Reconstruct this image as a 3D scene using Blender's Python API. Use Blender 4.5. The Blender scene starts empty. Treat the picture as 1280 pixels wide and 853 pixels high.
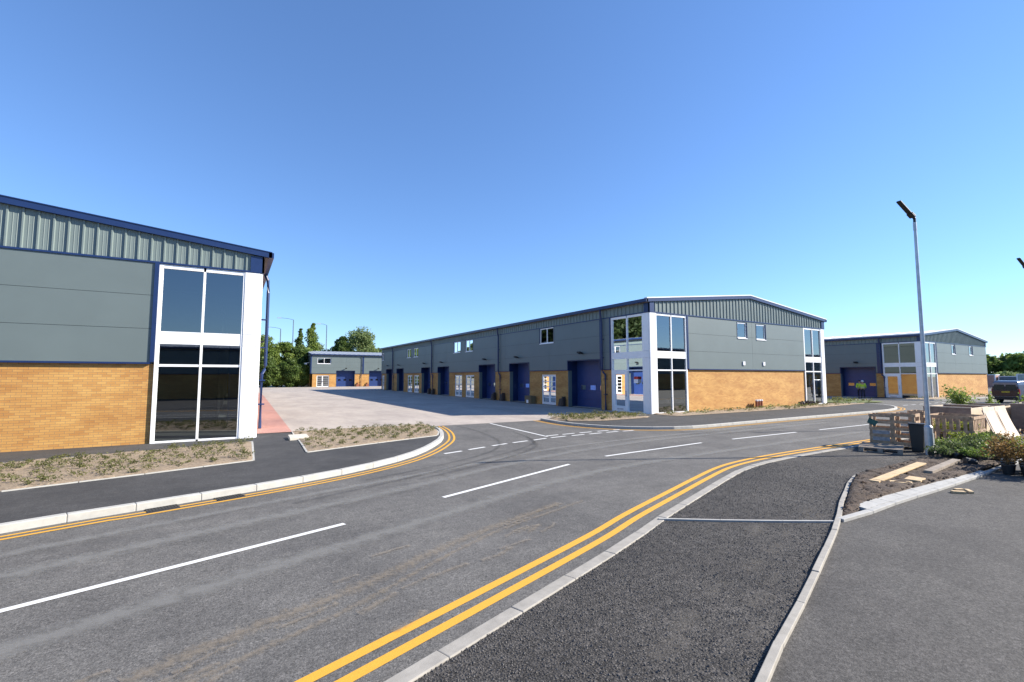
import bpy, bmesh, math, random
import numpy as np
from mathutils import Vector, Matrix
random.seed(7)
C = bpy.context.scene.collection
S = bpy.context.scene
R = math.radians

# ------------------------------------------------------------------ camera
F_PX, PITCH, TH, CAM_H = 583.0, math.atan(44/583.0), R(59.15), 2.2
cam = bpy.data.cameras.new('camera'); camo = bpy.data.objects.new('camera', cam); C.objects.link(camo)
cam.sensor_width = 36; cam.lens = 36*F_PX/1280; cam.clip_start = 0.05; cam.clip_end = 6000
fwd = Vector((math.cos(TH)*math.cos(PITCH), math.sin(TH)*math.cos(PITCH), math.sin(PITCH)))
right = Vector((math.sin(TH), -math.cos(TH), 0)); up = right.cross(fwd)
camo.matrix_world = Matrix.Translation((0, 0, CAM_H)) @ Matrix((
    (right.x, up.x, -fwd.x), (right.y, up.y, -fwd.y), (right.z, up.z, -fwd.z))).to_4x4()
S.camera = camo
# ------------------------------------------------------------------ light
SUN_EL = R(31.0); SH = Vector((-0.893, 0.45, 0)).normalized()      # direction shadows fall
w = bpy.data.worlds.new('World'); S.world = w; w.use_nodes = True
nt = w.node_tree; bg = nt.nodes['Background']
sky = nt.nodes.new('ShaderNodeTexSky'); sky.sky_type = 'NISHITA'; sky.sun_disc = False
sky.sun_elevation = SUN_EL
sky.sun_rotation = math.atan2(-SH.x, -SH.y)        # clockwise from +Y
sky.altitude = 0; sky.air_density = 1.0; sky.dust_density = 0.0; sky.ozone_density = 3.5
tint = nt.nodes.new('ShaderNodeMix'); tint.data_type = 'RGBA'; tint.blend_type = 'MULTIPLY'; tint.inputs[0].default_value = 1
tint.inputs[7].default_value = (.705, .905, 1.19, 1)
gam = nt.nodes.new('ShaderNodeGamma'); gam.inputs[1].default_value = .86; nt.links.new(sky.outputs[0], gam.inputs[0])
nt.links.new(gam.outputs[0], tint.inputs[6]); nt.links.new(tint.outputs[2], bg.inputs[0]); bg.inputs[1].default_value = 0.110
sun = bpy.data.lights.new('sun', 'SUN'); sun.energy = 5.0; sun.angle = R(0.53); sun.color = (1, 0.925, 0.81)
suno = bpy.data.objects.new('sun', sun); C.objects.link(suno)
d = SH*math.cos(SUN_EL) + Vector((0, 0, -math.sin(SUN_EL)))
suno.rotation_euler = d.to_track_quat('-Z', 'Y').to_euler()
S.view_settings.view_transform = 'Standard'; S.view_settings.look = 'None'
S.view_settings.exposure = 1.1; S.view_settings.gamma = 1
S.render.engine = 'CYCLES'
S.cycles.max_bounces = 8; S.cycles.transparent_max_bounces = 12

# ------------------------------------------------------------------ materials
def newmat(name):
    m = bpy.data.materials.new(name); m.use_nodes = True
    t = m.node_tree; return m, t, t.nodes['Principled BSDF']
def N(t, typ, **kw):
    n = t.nodes.new(typ)
    for k, v in kw.items():
        if k in n.inputs: n.inputs[k].default_value = v
        else: setattr(n, k, v)
    return n
def noise(t, vec, scale, detail=4, rough=.55, dist=0):
    n = N(t, 'ShaderNodeTexNoise', Scale=scale, Detail=detail, Roughness=rough, Distortion=dist)
    if vec is not None: t.links.new(vec, n.inputs['Vector'])
    return n
def ramp(t, fac, a, b, ca=(0, 0, 0, 1), cb=(1, 1, 1, 1)):
    r = t.nodes.new('ShaderNodeValToRGB'); t.links.new(fac, r.inputs[0])
    r.color_ramp.elements[0].position = a; r.color_ramp.elements[1].position = b
    r.color_ramp.elements[0].color = ca; r.color_ramp.elements[1].color = cb
    return r
def c4(c): return (c[0], c[1], c[2], 1)
def mixc(t, fac, a, b, mode='MIX'):
    m = t.nodes.new('ShaderNodeMix'); m.data_type = 'RGBA'; m.blend_type = mode
    for s, v in ((0, fac), (6, a), (7, b)):
        if isinstance(v, (int, float)): m.inputs[s].default_value = v
        elif isinstance(v, tuple): m.inputs[s].default_value = c4(v)
        else: t.links.new(v, m.inputs[s])
    return m.outputs[2]
def bump(t, p, h, strength, dist):
    b = N(t, 'ShaderNodeBump', Strength=strength, Distance=dist)
    t.links.new(h, b.inputs['Height']); t.links.new(b.outputs[0], p.inputs['Normal']); return b
def geo(t): return t.nodes.new('ShaderNodeNewGeometry').outputs['Position']
def mapping(t, vec, scale=(1, 1, 1), rot=(0, 0, 0)):
    m = t.nodes.new('ShaderNodeMapping'); m.inputs['Scale'].default_value = scale; m.inputs['Rotation'].default_value = rot
    t.links.new(vec, m.inputs[0]); return m.outputs[0]
def plain(name, col, rough=.5, metal=0, var=.12, nscale=3, bmp=0, bscale=60, spec=.5):
    m, t, p = newmat(name); g = geo(t)
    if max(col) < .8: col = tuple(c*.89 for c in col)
    n = noise(t, g, nscale, 5)
    lo = tuple(c*(1-var) for c in col); hi = tuple(min(1, c*(1+var)) for c in col)
    r = ramp(t, n.outputs[0], .3, .7, c4(lo), c4(hi))
    t.links.new(r.outputs[0], p.inputs['Base Color'])
    p.inputs['Roughness'].default_value = rough; p.inputs['Metallic'].default_value = metal
    p.inputs['Specular IOR Level'].default_value = spec
    if bmp: bump(t, p, noise(t, g, bscale, 3).outputs[0], bmp, .01)
    return m
M = {}
M['blue'] = plain('blue_paint', (.013, .033, .115), .35, var=.08)
M['door_blue'] = plain('door_blue', (.024, .056, .20), .42, var=.08)
M['clad'] = plain('grey_cladding', (.148, .184, .182), .45, var=.045, nscale=.7)
M['rib'] = plain('ribbed_cladding', (.185, .23, .22), .45, var=.05, nscale=1)
M['joint'] = plain('dark_joint', (.05, .06, .06), .7)
M['white'] = plain('white_paint', (.86, .86, .86), .35, var=.03)
M['roof'] = plain('roof_sheet', (.36, .38, .41), .45, var=.06, nscale=.6)
M['verge'] = plain('pale_metal_trim', (.75, .77, .8), .35, var=.03)
M['soffit'] = plain('soffit', (.22, .17, .15), .7)
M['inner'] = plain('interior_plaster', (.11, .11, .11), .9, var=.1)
M['slab'] = plain('interior_concrete', (.38, .37, .34), .8, var=.1)
M['black'] = plain('black_plastic', (.015, .016, .018), .5, var=.2)
M['steel'] = plain('galvanised_steel', (.55, .57, .59), .42, .5, var=.15, nscale=6)
M['wood'] = plain('weathered_pallet_wood', (.44, .30, .19), .8, var=.35, nscale=9, bmp=.3)
M['wood_new'] = plain('fresh_pine', (.62, .45, .25), .7, var=.15, nscale=7, bmp=.2)
M['wood_grey'] = plain('grey_old_wood', (.30, .25, .20), .85, var=.25, nscale=8, bmp=.3)
M['ply'] = plain('pale_plywood', (.70, .58, .44), .7, var=.1, nscale=4)
M['ply_dark'] = plain('brown_board', (.30, .20, .14), .8, var=.25, nscale=5)
M['brown'] = plain('brown_steel', (.06, .045, .04), .6)
M['terracotta'] = plain('terracotta', (.3, .1, .05), .7)
M['card'] = plain('cardboard', (.20, .15, .08), .85)
M['bark'] = plain('bark', (.10, .075, .05), .9, var=.3, bmp=.5, bscale=20)
M['stem'] = plain('plant_stem', (.16, .10, .05), .9)
M['red'] = plain('red_sign', (.55, .03, .03), .5)
M['tail'] = plain('tail_light_red', (.45, .02, .02), .25)
M['yellow_plate'] = plain('number_plate_yellow', (.55, .42, .03), .4)
M['tyre'] = plain('tyre_rubber', (.02, .02, .02), .85)
M['rim'] = plain('wheel_rim', (.35, .36, .38), .35, .8)
M['car_silver'] = plain('silver_car_paint', (.17, .21, .28), .28, .35, var=.03)
M['rear_shade'] = plain('rear_shade_navy', (.012, .016, .035), .25, .1)  # dark version of the van's silver, with the rear's shade in the colour
M['car_pale'] = plain('pale_blue_car_paint', (.45, .55, .65), .28, .3, var=.03)
M['car_glass'] = plain('dark_car_glass', (.012, .014, .018), .08)
M['hivis'] = plain('hi_vis_yellow', (.55, .78, .05), .7, var=.1)
M['reflect'] = plain('reflective_tape', (.7, .7, .66), .4)
M['navy_cloth'] = plain('navy_work_trousers', (.02, .025, .045), .9)
M['skin'] = plain('skin', (.5, .3, .22), .6)
M['hat_white'] = plain('white_hard_hat', (.75, .78, .82), .3)
M['hair'] = plain('dark_hair', (.03, .02, .015), .8)
M['green_tag'] = plain('dark_green_label', (.01, .09, .08), .5)
M['film'] = plain('plastic_film', (.30, .32, .35), .25, var=.3, nscale=12)
M['iron'] = plain('gully_iron', (.045, .045, .048), .5, .6, var=.3, nscale=20)
M['slabpale'] = plain('pale_concrete_cover', (.62, .57, .48), .8, var=.08, nscale=10)
M['container_pink'] = plain('faded_red_container', (.5, .28, .22), .6)
M['container_green'] = plain('pale_green_container', (.42, .48, .44), .6)
M['container_blue'] = plain('blue_grey_container', (.12, .17, .22), .6)

def brick_mat():
    m, t, p = newmat('buff_brick')
    uv = t.nodes.new('ShaderNodeUVMap').outputs[0]
    b = t.nodes.new('ShaderNodeTexBrick'); t.links.new(uv, b.inputs['Vector'])
    b.offset = .5; b.inputs['Scale'].default_value = 1
    b.inputs['Brick Width'].default_value = .225; b.inputs['Row Height'].default_value = .075
    b.inputs['Mortar Size'].default_value = .0055; b.inputs['Mortar Smooth'].default_value = .2
    b.inputs['Color1'].default_value = (.585, .33, .096, 1); b.inputs['Color2'].default_value = (.44, .205, .054, 1)
    b.inputs['Mortar'].default_value = (.27, .19, .11, 1); b.inputs['Bias'].default_value = -.3
    n = noise(t, mapping(t, uv, (.5, 1.6, 1)), 1.1, 4)
    r = ramp(t, n.outputs[0], .35, .7, (1.03, 1.03, 1.03, 1), (.80, .70, .64, 1))
    c = mixc(t, 1.0, b.outputs[0], r.outputs[0], 'MULTIPLY')
    n2 = noise(t, uv, 40, 3); r2 = ramp(t, n2.outputs[0], .3, .7, (.92, .92, .92, 1), (1.06, 1.06, 1.06, 1))
    c = mixc(t, 1.0, c, r2.outputs[0], 'MULTIPLY')
    t.links.new(c, p.inputs['Base Color']); p.inputs['Roughness'].default_value = .85
    inv = N(t, 'ShaderNodeMath', operation='SUBTRACT'); inv.inputs[0].default_value = 1
    t.links.new(b.outputs['Fac'], inv.inputs[1]); bump(t, p, inv.outputs[0], .35, .006)
    return m
M['brick'] = brick_mat()

def paving_mat(name, c1, c2, mortar, stain, rot=0):
    m, t, p = newmat(name); g = geo(t)
    v = mapping(t, g, (1, 1, 1), (0, 0, rot))
    b = t.nodes.new('ShaderNodeTexBrick'); t.links.new(v, b.inputs['Vector']); b.offset = .5
    b.inputs['Scale'].default_value = 1; b.inputs['Brick Width'].default_value = .2; b.inputs['Row Height'].default_value = .1
    b.inputs['Mortar Size'].default_value = .004
    b.inputs['Color1'].default_value = c4(c1); b.inputs['Color2'].default_value = c4(c2); b.inputs['Mortar'].default_value = c4(mortar)
    n = noise(t, mapping(t, g, (1, .45, 1)), .55, 6, .6); r = ramp(t, n.outputs[0], .35, .68, (.82, .80, .78, 1), (1.12, 1.1, 1.05, 1))
    c = mixc(t, 1.0, b.outputs[0], r.outputs[0], 'MULTIPLY')
    n2 = noise(t, mapping(t, g, (1, .35, 1)), 1.5, 6, .7); r2 = ramp(t, n2.outputs[0], .58, .72)
    c = mixc(t, mixc(t, .45, (0, 0, 0), r2.outputs[0]), c, stain)
    t.links.new(c, p.inputs['Base Color']); p.inputs['Roughness'].default_value = .9
    return m
M['yard'] = paving_mat('beige_block_paving', (.42, .375, .34), (.355, .315, .29), (.25, .22, .195), (.53, .47, .38))
M['redpave'] = paving_mat('red_block_paving', (.44, .23, .195), (.38, .195, .165), (.25, .16, .14), (.49, .34, .285), R(90))

def asphalt(name, base, coarse=0, tracks=True, rough=.85, warm=(1, 1, 1), grain=1.0, spec=.3):
    m, t, p = newmat(name); g = geo(t)
    col = tuple(base*w_ for w_ in warm)
    n = noise(t, g, 62, 4, .85); k = .62*grain
    c = mixc(t, 1.0, col, ramp(t, n.outputs[0], .3, .7, (1-k, 1-k, 1-k, 1), (1+k, 1+k, 1+k, 1)).outputs[0], 'MULTIPLY')
    n = noise(t, g, 24, 4, .8); k = .36*grain
    c = mixc(t, 1.0, c, ramp(t, n.outputs[0], .3, .7, (1-k, 1-k, 1-k, 1), (1+k, 1+k, 1+k, 1)).outputs[0], 'MULTIPLY')
    v = N(t, 'ShaderNodeTexVoronoi', Scale=(48 if coarse else 70)); t.links.new(g, v.inputs['Vector'])
    sepc = t.nodes.new('ShaderNodeSeparateColor'); t.links.new(v.outputs['Color'], sepc.inputs[0])
    if coarse:      # every stone has its own tone, with black voids between the stones
        c = mixc(t, 1.0, c, ramp(t, sepc.outputs[0], .0, 1, (.62, .62, .62, 1), (1.55, 1.53, 1.5, 1)).outputs[0], 'MULTIPLY')
        e = N(t, 'ShaderNodeTexVoronoi', Scale=48); e.feature = 'DISTANCE_TO_EDGE'; t.links.new(g, e.inputs['Vector'])
        nv = noise(t, g, 9, 5, .7)
        vo = ramp(t, e.outputs['Distance'], .03, .2, (.28, .27, .26, 1), (1, 1, 1, 1))
        c = mixc(t, ramp(t, nv.outputs[0], .35, .62).outputs[0], c, mixc(t, 1.0, c, vo.outputs[0], 'MULTIPLY'))
        big = N(t, 'ShaderNodeTexVoronoi', Scale=17); t.links.new(g, big.inputs['Vector'])
        hole = ramp(t, big.outputs['Distance'], .0, .25, (.3, .3, .3, 1), (1, 1, 1, 1))
        nh = ramp(t, noise(t, g, 6, 4, .7).outputs[0], .5, .6)
        c = mixc(t, nh.outputs[0], c, mixc(t, 1.0, c, hole.outputs[0], 'MULTIPLY'))
    else:
        bright = ramp(t, sepc.outputs[0], .86, .99)
        dark = ramp(t, sepc.outputs[1], .8, .97)
        c = mixc(t, mixc(t, .55, (0, 0, 0), dark.outputs[0]), c, (base*.35, base*.34, base*.33))
        c = mixc(t, mixc(t, .45, (0, 0, 0), bright.outputs[0]), c, (base*2.2, base*2.1, base*2.0))
    n1 = noise(t, g, .55, 8, .7); r1 = ramp(t, n1.outputs[0], .3, .7, (.72, .715, .72, 1), (1.28, 1.27, 1.25, 1))
    c = mixc(t, 1.0, c, r1.outputs[0], 'MULTIPLY')
    n4 = noise(t, g, 5, 6, .7); r4 = ramp(t, n4.outputs[0], .3, .7, (.84, .84, .84, 1), (1.17, 1.16, 1.15, 1))
    c = mixc(t, 1.0, c, r4.outputs[0], 'MULTIPLY')
    if tracks:
        n2 = noise(t, mapping(t, g, (.10, 1.6, 1), (0, 0, R(-9))), 1.2, 5, .6, .4)
        r2 = ramp(t, n2.outputs[0], .32, .68, (.94, .94, .945, 1), (1.06, 1.06, 1.05, 1))
        c = mixc(t, 1.0, c, r2.outputs[0], 'MULTIPLY')
    n3 = noise(t, mapping(t, g, (.6, 1.8, 1), (0, 0, R(-15))), 2.4, 8, .75); r3 = ramp(t, n3.outputs[0], .60, .80)
    c = mixc(t, mixc(t, .35, (0, 0, 0), r3.outputs[0]), c, (base*2.0, base*1.85, base*1.6))
    t.links.new(c, p.inputs['Base Color']); p.inputs['Roughness'].default_value = rough
    p.inputs['Specular IOR Level'].default_value = spec
    v2 = N(t, 'ShaderNodeTexVoronoi', Scale=(48 if coarse else 85)); t.links.new(g, v2.inputs['Vector'])
    hh = N(t, 'ShaderNodeMath', operation='MULTIPLY_ADD'); hh.inputs[1].default_value = -1.0
    t.links.new(v2.outputs['Distance'], hh.inputs[0]); t.links.new(noise(t, g, 60, 4, .8).outputs[0], hh.inputs[2])
    bump(t, p, hh.outputs[0], .75 if coarse else .4, .014 if coarse else .005)
    return m
M['road'] = asphalt('road_asphalt', .112, warm=(1.03, 1.0, .95))
M['carpark'] = asphalt('car_park_asphalt', .071, tracks=False, warm=(1.05, 1.0, .94))
M['binder'] = asphalt('rough_footway_asphalt', .066, coarse=1, tracks=False, warm=(1.06, 1, .94))
M['path'] = asphalt('smooth_footway_asphalt', .056, tracks=True, warm=(1.01, 1, 1), grain=.45)

def soil_mat(name, a, b, s=14, bm=.8):
    m, t, p = newmat(name); g = geo(t)
    n = noise(t, g, s, 8, .7); r = ramp(t, n.outputs[0], .32, .68, c4(a), c4(b))
    t.links.new(r.outputs[0], p.inputs['Base Color']); p.inputs['Roughness'].default_value = .95
    bump(t, p, noise(t, g, s*1.2, 6, .75).outputs[0], bm, .05); return m
M['mulch'] = soil_mat('bark_mulch', (.18, .13, .085), (.41, .32, .22))
M['soil'] = soil_mat('dark_topsoil', (.04, .028, .021), (.13, .095, .07), 10, 1)
M['ground'] = soil_mat('dry_ground', (.14, .13, .09), (.24, .21, .15), .5, .3)
M['grass'] = soil_mat('rough_grass', (.06, .09, .025), (.14, .16, .05), .8, .6)
def concrete(name, col, var=.12):
    m, t, p = newmat(name); g = geo(t)
    n = noise(t, g, 6, 8, .65); r = ramp(t, n.outputs[0], .3, .7, c4(tuple(c*(1-var) for c in col)), c4(tuple(c*(1+var) for c in col)))
    n2 = noise(t, g, 2.3, 5, .7); r2 = ramp(t, n2.outputs[0], .56, .75)
    c = mixc(t, mixc(t, .4, (0, 0, 0), r2.outputs[0]), r.outputs[0], tuple(c*.6 for c in (col[0], col[1]*.96, col[2]*.88)))
    t.links.new(c, p.inputs['Base Color']); p.inputs['Roughness'].default_value = .85
    bump(t, p, noise(t, g, 90, 3).outputs[0], .25, .004); return m
M['kerb'] = concrete('kerb_concrete', (.42, .41, .375))
M['kerb_grey'] = concrete('grey_edging_concrete', (.31, .29, .255), .18)
M['kerb_white'] = concrete('fresh_white_concrete', (.36, .355, .335))
def paint_mat(name, col):
    m, t, p = newmat(name); g = geo(t)
    n = noise(t, g, 9, 8, .75); r = ramp(t, n.outputs[0], .55, .8)
    c = mixc(t, mixc(t, .35, (0, 0, 0), r.outputs[0]), col, tuple(c*.45+.03 for c in col))
    n2 = noise(t, g, 120, 2); r2 = ramp(t, n2.outputs[0], .3, .6, (.85, .85, .85, 1), (1, 1, 1, 1))
    c = mixc(t, 1.0, c, r2.outputs[0], 'MULTIPLY')
    t.links.new(c, p.inputs['Base Color']); p.inputs['Roughness'].default_value = .75
    bump(t, p, noise(t, g, 130, 3).outputs[0], .3, .004); return m
M['yellow'] = paint_mat('yellow_line_paint', (.66, .34, .034))
M['wline'] = paint_mat('white_line_paint', (.68, .68, .66))

def glass_mat(name, tint, base):
    m, t, p = newmat(name); t.nodes.remove(p)
    out = t.nodes['Material Output']
    tr = N(t, 'ShaderNodeBsdfTransparent'); tr.inputs[0].default_value = c4(tint)
    gl = N(t, 'ShaderNodeBsdfGlossy', Roughness=.015); gl.inputs[0].default_value = (.88, .93, .97, 1)
    fr = N(t, 'ShaderNodeFresnel', IOR=1.5)
    ma = N(t, 'ShaderNodeMath', operation='MULTIPLY_ADD'); ma.inputs[1].default_value = 1.25; ma.inputs[2].default_value = base
    ma.use_clamp = True
    mx = t.nodes.new('ShaderNodeMixShader'); t.links.new(fr.outputs[0], ma.inputs[0]); t.links.new(ma.outputs[0], mx.inputs[0])
    t.links.new(tr.outputs[0], mx.inputs[1]); t.links.new(gl.outputs[0], mx.inputs[2]); t.links.new(mx.outputs[0], out.inputs[0])
    nz = noise(t, geo(t), .8, 2); b = N(t, 'ShaderNodeBump', Strength=.012, Distance=.05)
    t.links.new(nz.outputs[0], b.inputs['Height']); t.links.new(b.outputs[0], gl.inputs['Normal'])
    return m
M['glass'] = glass_mat('tinted_glazing', (.40, .44, .45), .155)

M['doorglass'] = glass_mat('shutter_window_glazing', (.1, .1, .12), .12)
def leaf_mat(name, a, b, scale=.6, trans=.45):
    m, t, p = newmat(name); g = geo(t)
    n = noise(t, g, scale, 3); n2 = noise(t, g, scale*14, 2)
    r = ramp(t, n.outputs[0], .3, .7, c4(a), c4(b))
    r2 = ramp(t, n2.outputs[0], .3, .7, (.65, .65, .65, 1), (1.35, 1.35, 1.25, 1))
    c = mixc(t, 1.0, r.outputs[0], r2.outputs[0], 'MULTIPLY')
    t.links.new(c, p.inputs['Base Color']); p.inputs['Roughness'].default_value = .55
    p.inputs['Specular IOR Level'].default_value = .3
    tl = t.nodes.new('ShaderNodeBsdfTranslucent'); t.links.new(c, tl.inputs[0])
    mx = t.nodes.new('ShaderNodeMixShader'); mx.inputs[0].default_value = trans
    t.links.new(p.outputs[0], mx.inputs[1]); t.links.new(tl.outputs[0], mx.inputs[2])
    t.links.new(mx.outputs[0], t.nodes['Material Output'].inputs[0]); return m
M['leaf'] = leaf_mat('mid_green_leaves', (.12, .19, .04), (.24, .30, .075))
M['leaf_dark'] = leaf_mat('dark_green_leaves', (.075, .13, .035), (.15, .205, .055))
M['leaf_shadow'] = leaf_mat('shade_green_leaves', (.03, .05, .018), (.06, .09, .03))  # shade put into the leaf colour, so these trees mirror dark
M['leaf_light'] = leaf_mat('grey_green_leaves', (.13, .19, .07), (.22, .27, .11))
M['leaf_bed'] = leaf_mat('young_shrub_leaves', (.08, .095, .032), (.20, .195, .075), 3)
M['leaf_lime'] = leaf_mat('lime_green_leaves', (.14, .19, .03), (.26, .28, .05), 5)
M['leaf_red'] = leaf_mat('russet_leaves', (.16, .085, .035), (.27, .18, .07), 4)
M['leaf_glossy'] = leaf_mat('glossy_dark_leaves', (.05, .085, .03), (.13, .165, .06), 6)

# ------------------------------------------------------------------ mesh helpers
def link(name, me, mat, parent=None, loc=None):
    o = bpy.data.objects.new(name, me); C.objects.link(o)
    if mat: me.materials.append(mat)
    if parent: o.parent = parent
    if loc: o.location = loc
    return o
def empty(name, loc, label, cat, group=None, rz=0):
    o = bpy.data.objects.new(name, None); C.objects.link(o); o.location = loc; o.rotation_euler = (0, 0, rz)
    o.empty_display_size = .3
    o['label'] = label; o['category'] = cat
    if group: o['group'] = group
    return o
def tag(o, label, cat, group=None):
    o['label'] = label; o['category'] = cat
    if group: o['group'] = group
    return o
class MB:
    def __init__(s, P=None): s.v = []; s.f = []; s.uv = []; s.P = P or (lambda u, v, z: (u, v, z))
    def poly(s, pts, uvs=None):
        i = len(s.v); s.v += [s.P(*p) for p in pts]; s.f.append(list(range(i, i+len(pts))))
        s.uv += list(uvs) if uvs else [(p[0]+p[1], p[2]) for p in pts]
    def hexa(s, p):   # p: 8 points, bottom 4 then top 4
        for q in ((0, 3, 2, 1), (4, 5, 6, 7), (0, 1, 5, 4), (1, 2, 6, 5), (2, 3, 7, 6), (3, 0, 4, 7)):
            s.poly([p[k] for k in q])
    def box(s, a0, a1, b0, b1, z0, z1):
        s.hexa([(a0, b0, z0), (a1, b0, z0), (a1, b1, z0), (a0, b1, z0), (a0, b0, z1), (a1, b0, z1), (a1, b1, z1), (a0, b1, z1)])
    def bar(s, p, q, wd, ht):   # beam between two points
        p = Vector(p); q = Vector(q); dd = (q-p).normalized()
        sd = dd.cross(Vector((0, 0, 1)))
        if sd.length < .01: sd = Vector((1, 0, 0))
        sd.normalize(); u_ = sd.cross(dd)
        A = sd*wd/2; B = u_*ht/2
        s.hexa([p-A-B, p+A-B, q+A-B, q-A-B, p-A+B, p+A+B, q+A+B, q-A+B])
    def tube(s, pts, rads, n=12):
        rings = []
        for k, p in enumerate(pts):
            p = Vector(p); a = Vector(pts[max(0, k-1)]); b = Vector(pts[min(len(pts)-1, k+1)]); dd = (b-a).normalized()
            sd = dd.cross(Vector((0, 0, 1)));
            if sd.length < .05: sd = Vector((1, 0, 0))
            sd.normalize(); u_ = sd.cross(dd)
            r = rads[k] if isinstance(rads, (list, tuple)) else rads
            rings.append([p+sd*math.cos(2*math.pi*j/n)*r+u_*math.sin(2*math.pi*j/n)*r for j in range(n)])
        for k in range(len(rings)-1):
            for j in range(n):
                s.poly([rings[k][j], rings[k][(j+1) % n], rings[k+1][(j+1) % n], rings[k+1][j]])
        s.poly(list(reversed(rings[0]))); s.poly(rings[-1])
    def build(s, name, mat, parent=None, loc=None, bevel=0, smooth=False):
        me = bpy.data.meshes.new(name); me.from_pydata([tuple(x) for x in s.v], [], s.f)
        ul = me.uv_layers.new(name='UVMap')
        for li, lp in enumerate(me.loops): ul.data[li].uv = s.uv[lp.vertex_index]
        bm = bmesh.new(); bm.from_mesh(me)
        bmesh.ops.remove_doubles(bm, verts=bm.verts, dist=.0001) if (bevel or smooth) else None
        bmesh.ops.recalc_face_normals(bm, faces=bm.faces); bm.to_mesh(me); bm.free()
        if smooth:
            for p_ in me.polygons: p_.use_smooth = True
        o = link(name, me, mat, parent, loc)
        if bevel:
            b = o.modifiers.new('bevel', 'BEVEL'); b.width = bevel; b.segments = 2; b.limit_method = 'ANGLE'
        return o
def cells(mb, lo, hi, z0, z1, holes, f0, f1, mk):
    """wall between d=f0 (front) and d=f1 (back) with rectangular holes; mk(a, d, z) -> local point"""
    hs = [(max(lo, a), min(hi, b), max(z0, c), min(z1, e)) for a, b, c, e in holes]
    hs = [h for h in hs if h[1] > h[0]+1e-6 and h[3] > h[2]+1e-6]
    us = sorted({lo, hi, *[h[0] for h in hs], *[h[1] for h in hs]}); zs = sorted({z0, z1, *[h[2] for h in hs], *[h[3] for h in hs]})
    solid = {}
    for i in range(len(us)-1):
        for j in range(len(zs)-1):
            uc = (us[i]+us[i+1])/2; zc = (zs[j]+zs[j+1])/2
            solid[i, j] = not any(h[0] < uc < h[1] and h[2] < zc < h[3] for h in hs)
    for (i, j), sld in solid.items():
        if not sld: continue
        a, b, c, e = us[i], us[i+1], zs[j], zs[j+1]
        for dd in (f0, f1):
            mb.poly([mk(a, dd, c), mk(b, dd, c), mk(b, dd, e), mk(a, dd, e)], [(a, c), (b, c), (b, e), (a, e)])
        for di, dj, q in ((-1, 0, (a, c, a, e)), (1, 0, (b, c, b, e)), (0, -1, (a, c, b, c)), (0, 1, (a, e, b, e))):
            if not solid.get((i+di, j+dj), False):
                x0, y0, x1, y1 = q
                mb.poly([mk(x0, f0, y0), mk(x1, f0, y1), mk(x1, f1, y1), mk(x0, f1, y0)], [(x0, y0), (x1, y1), (x1+f1-f0, y1), (x0+f1-f0, y0)])

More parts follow.
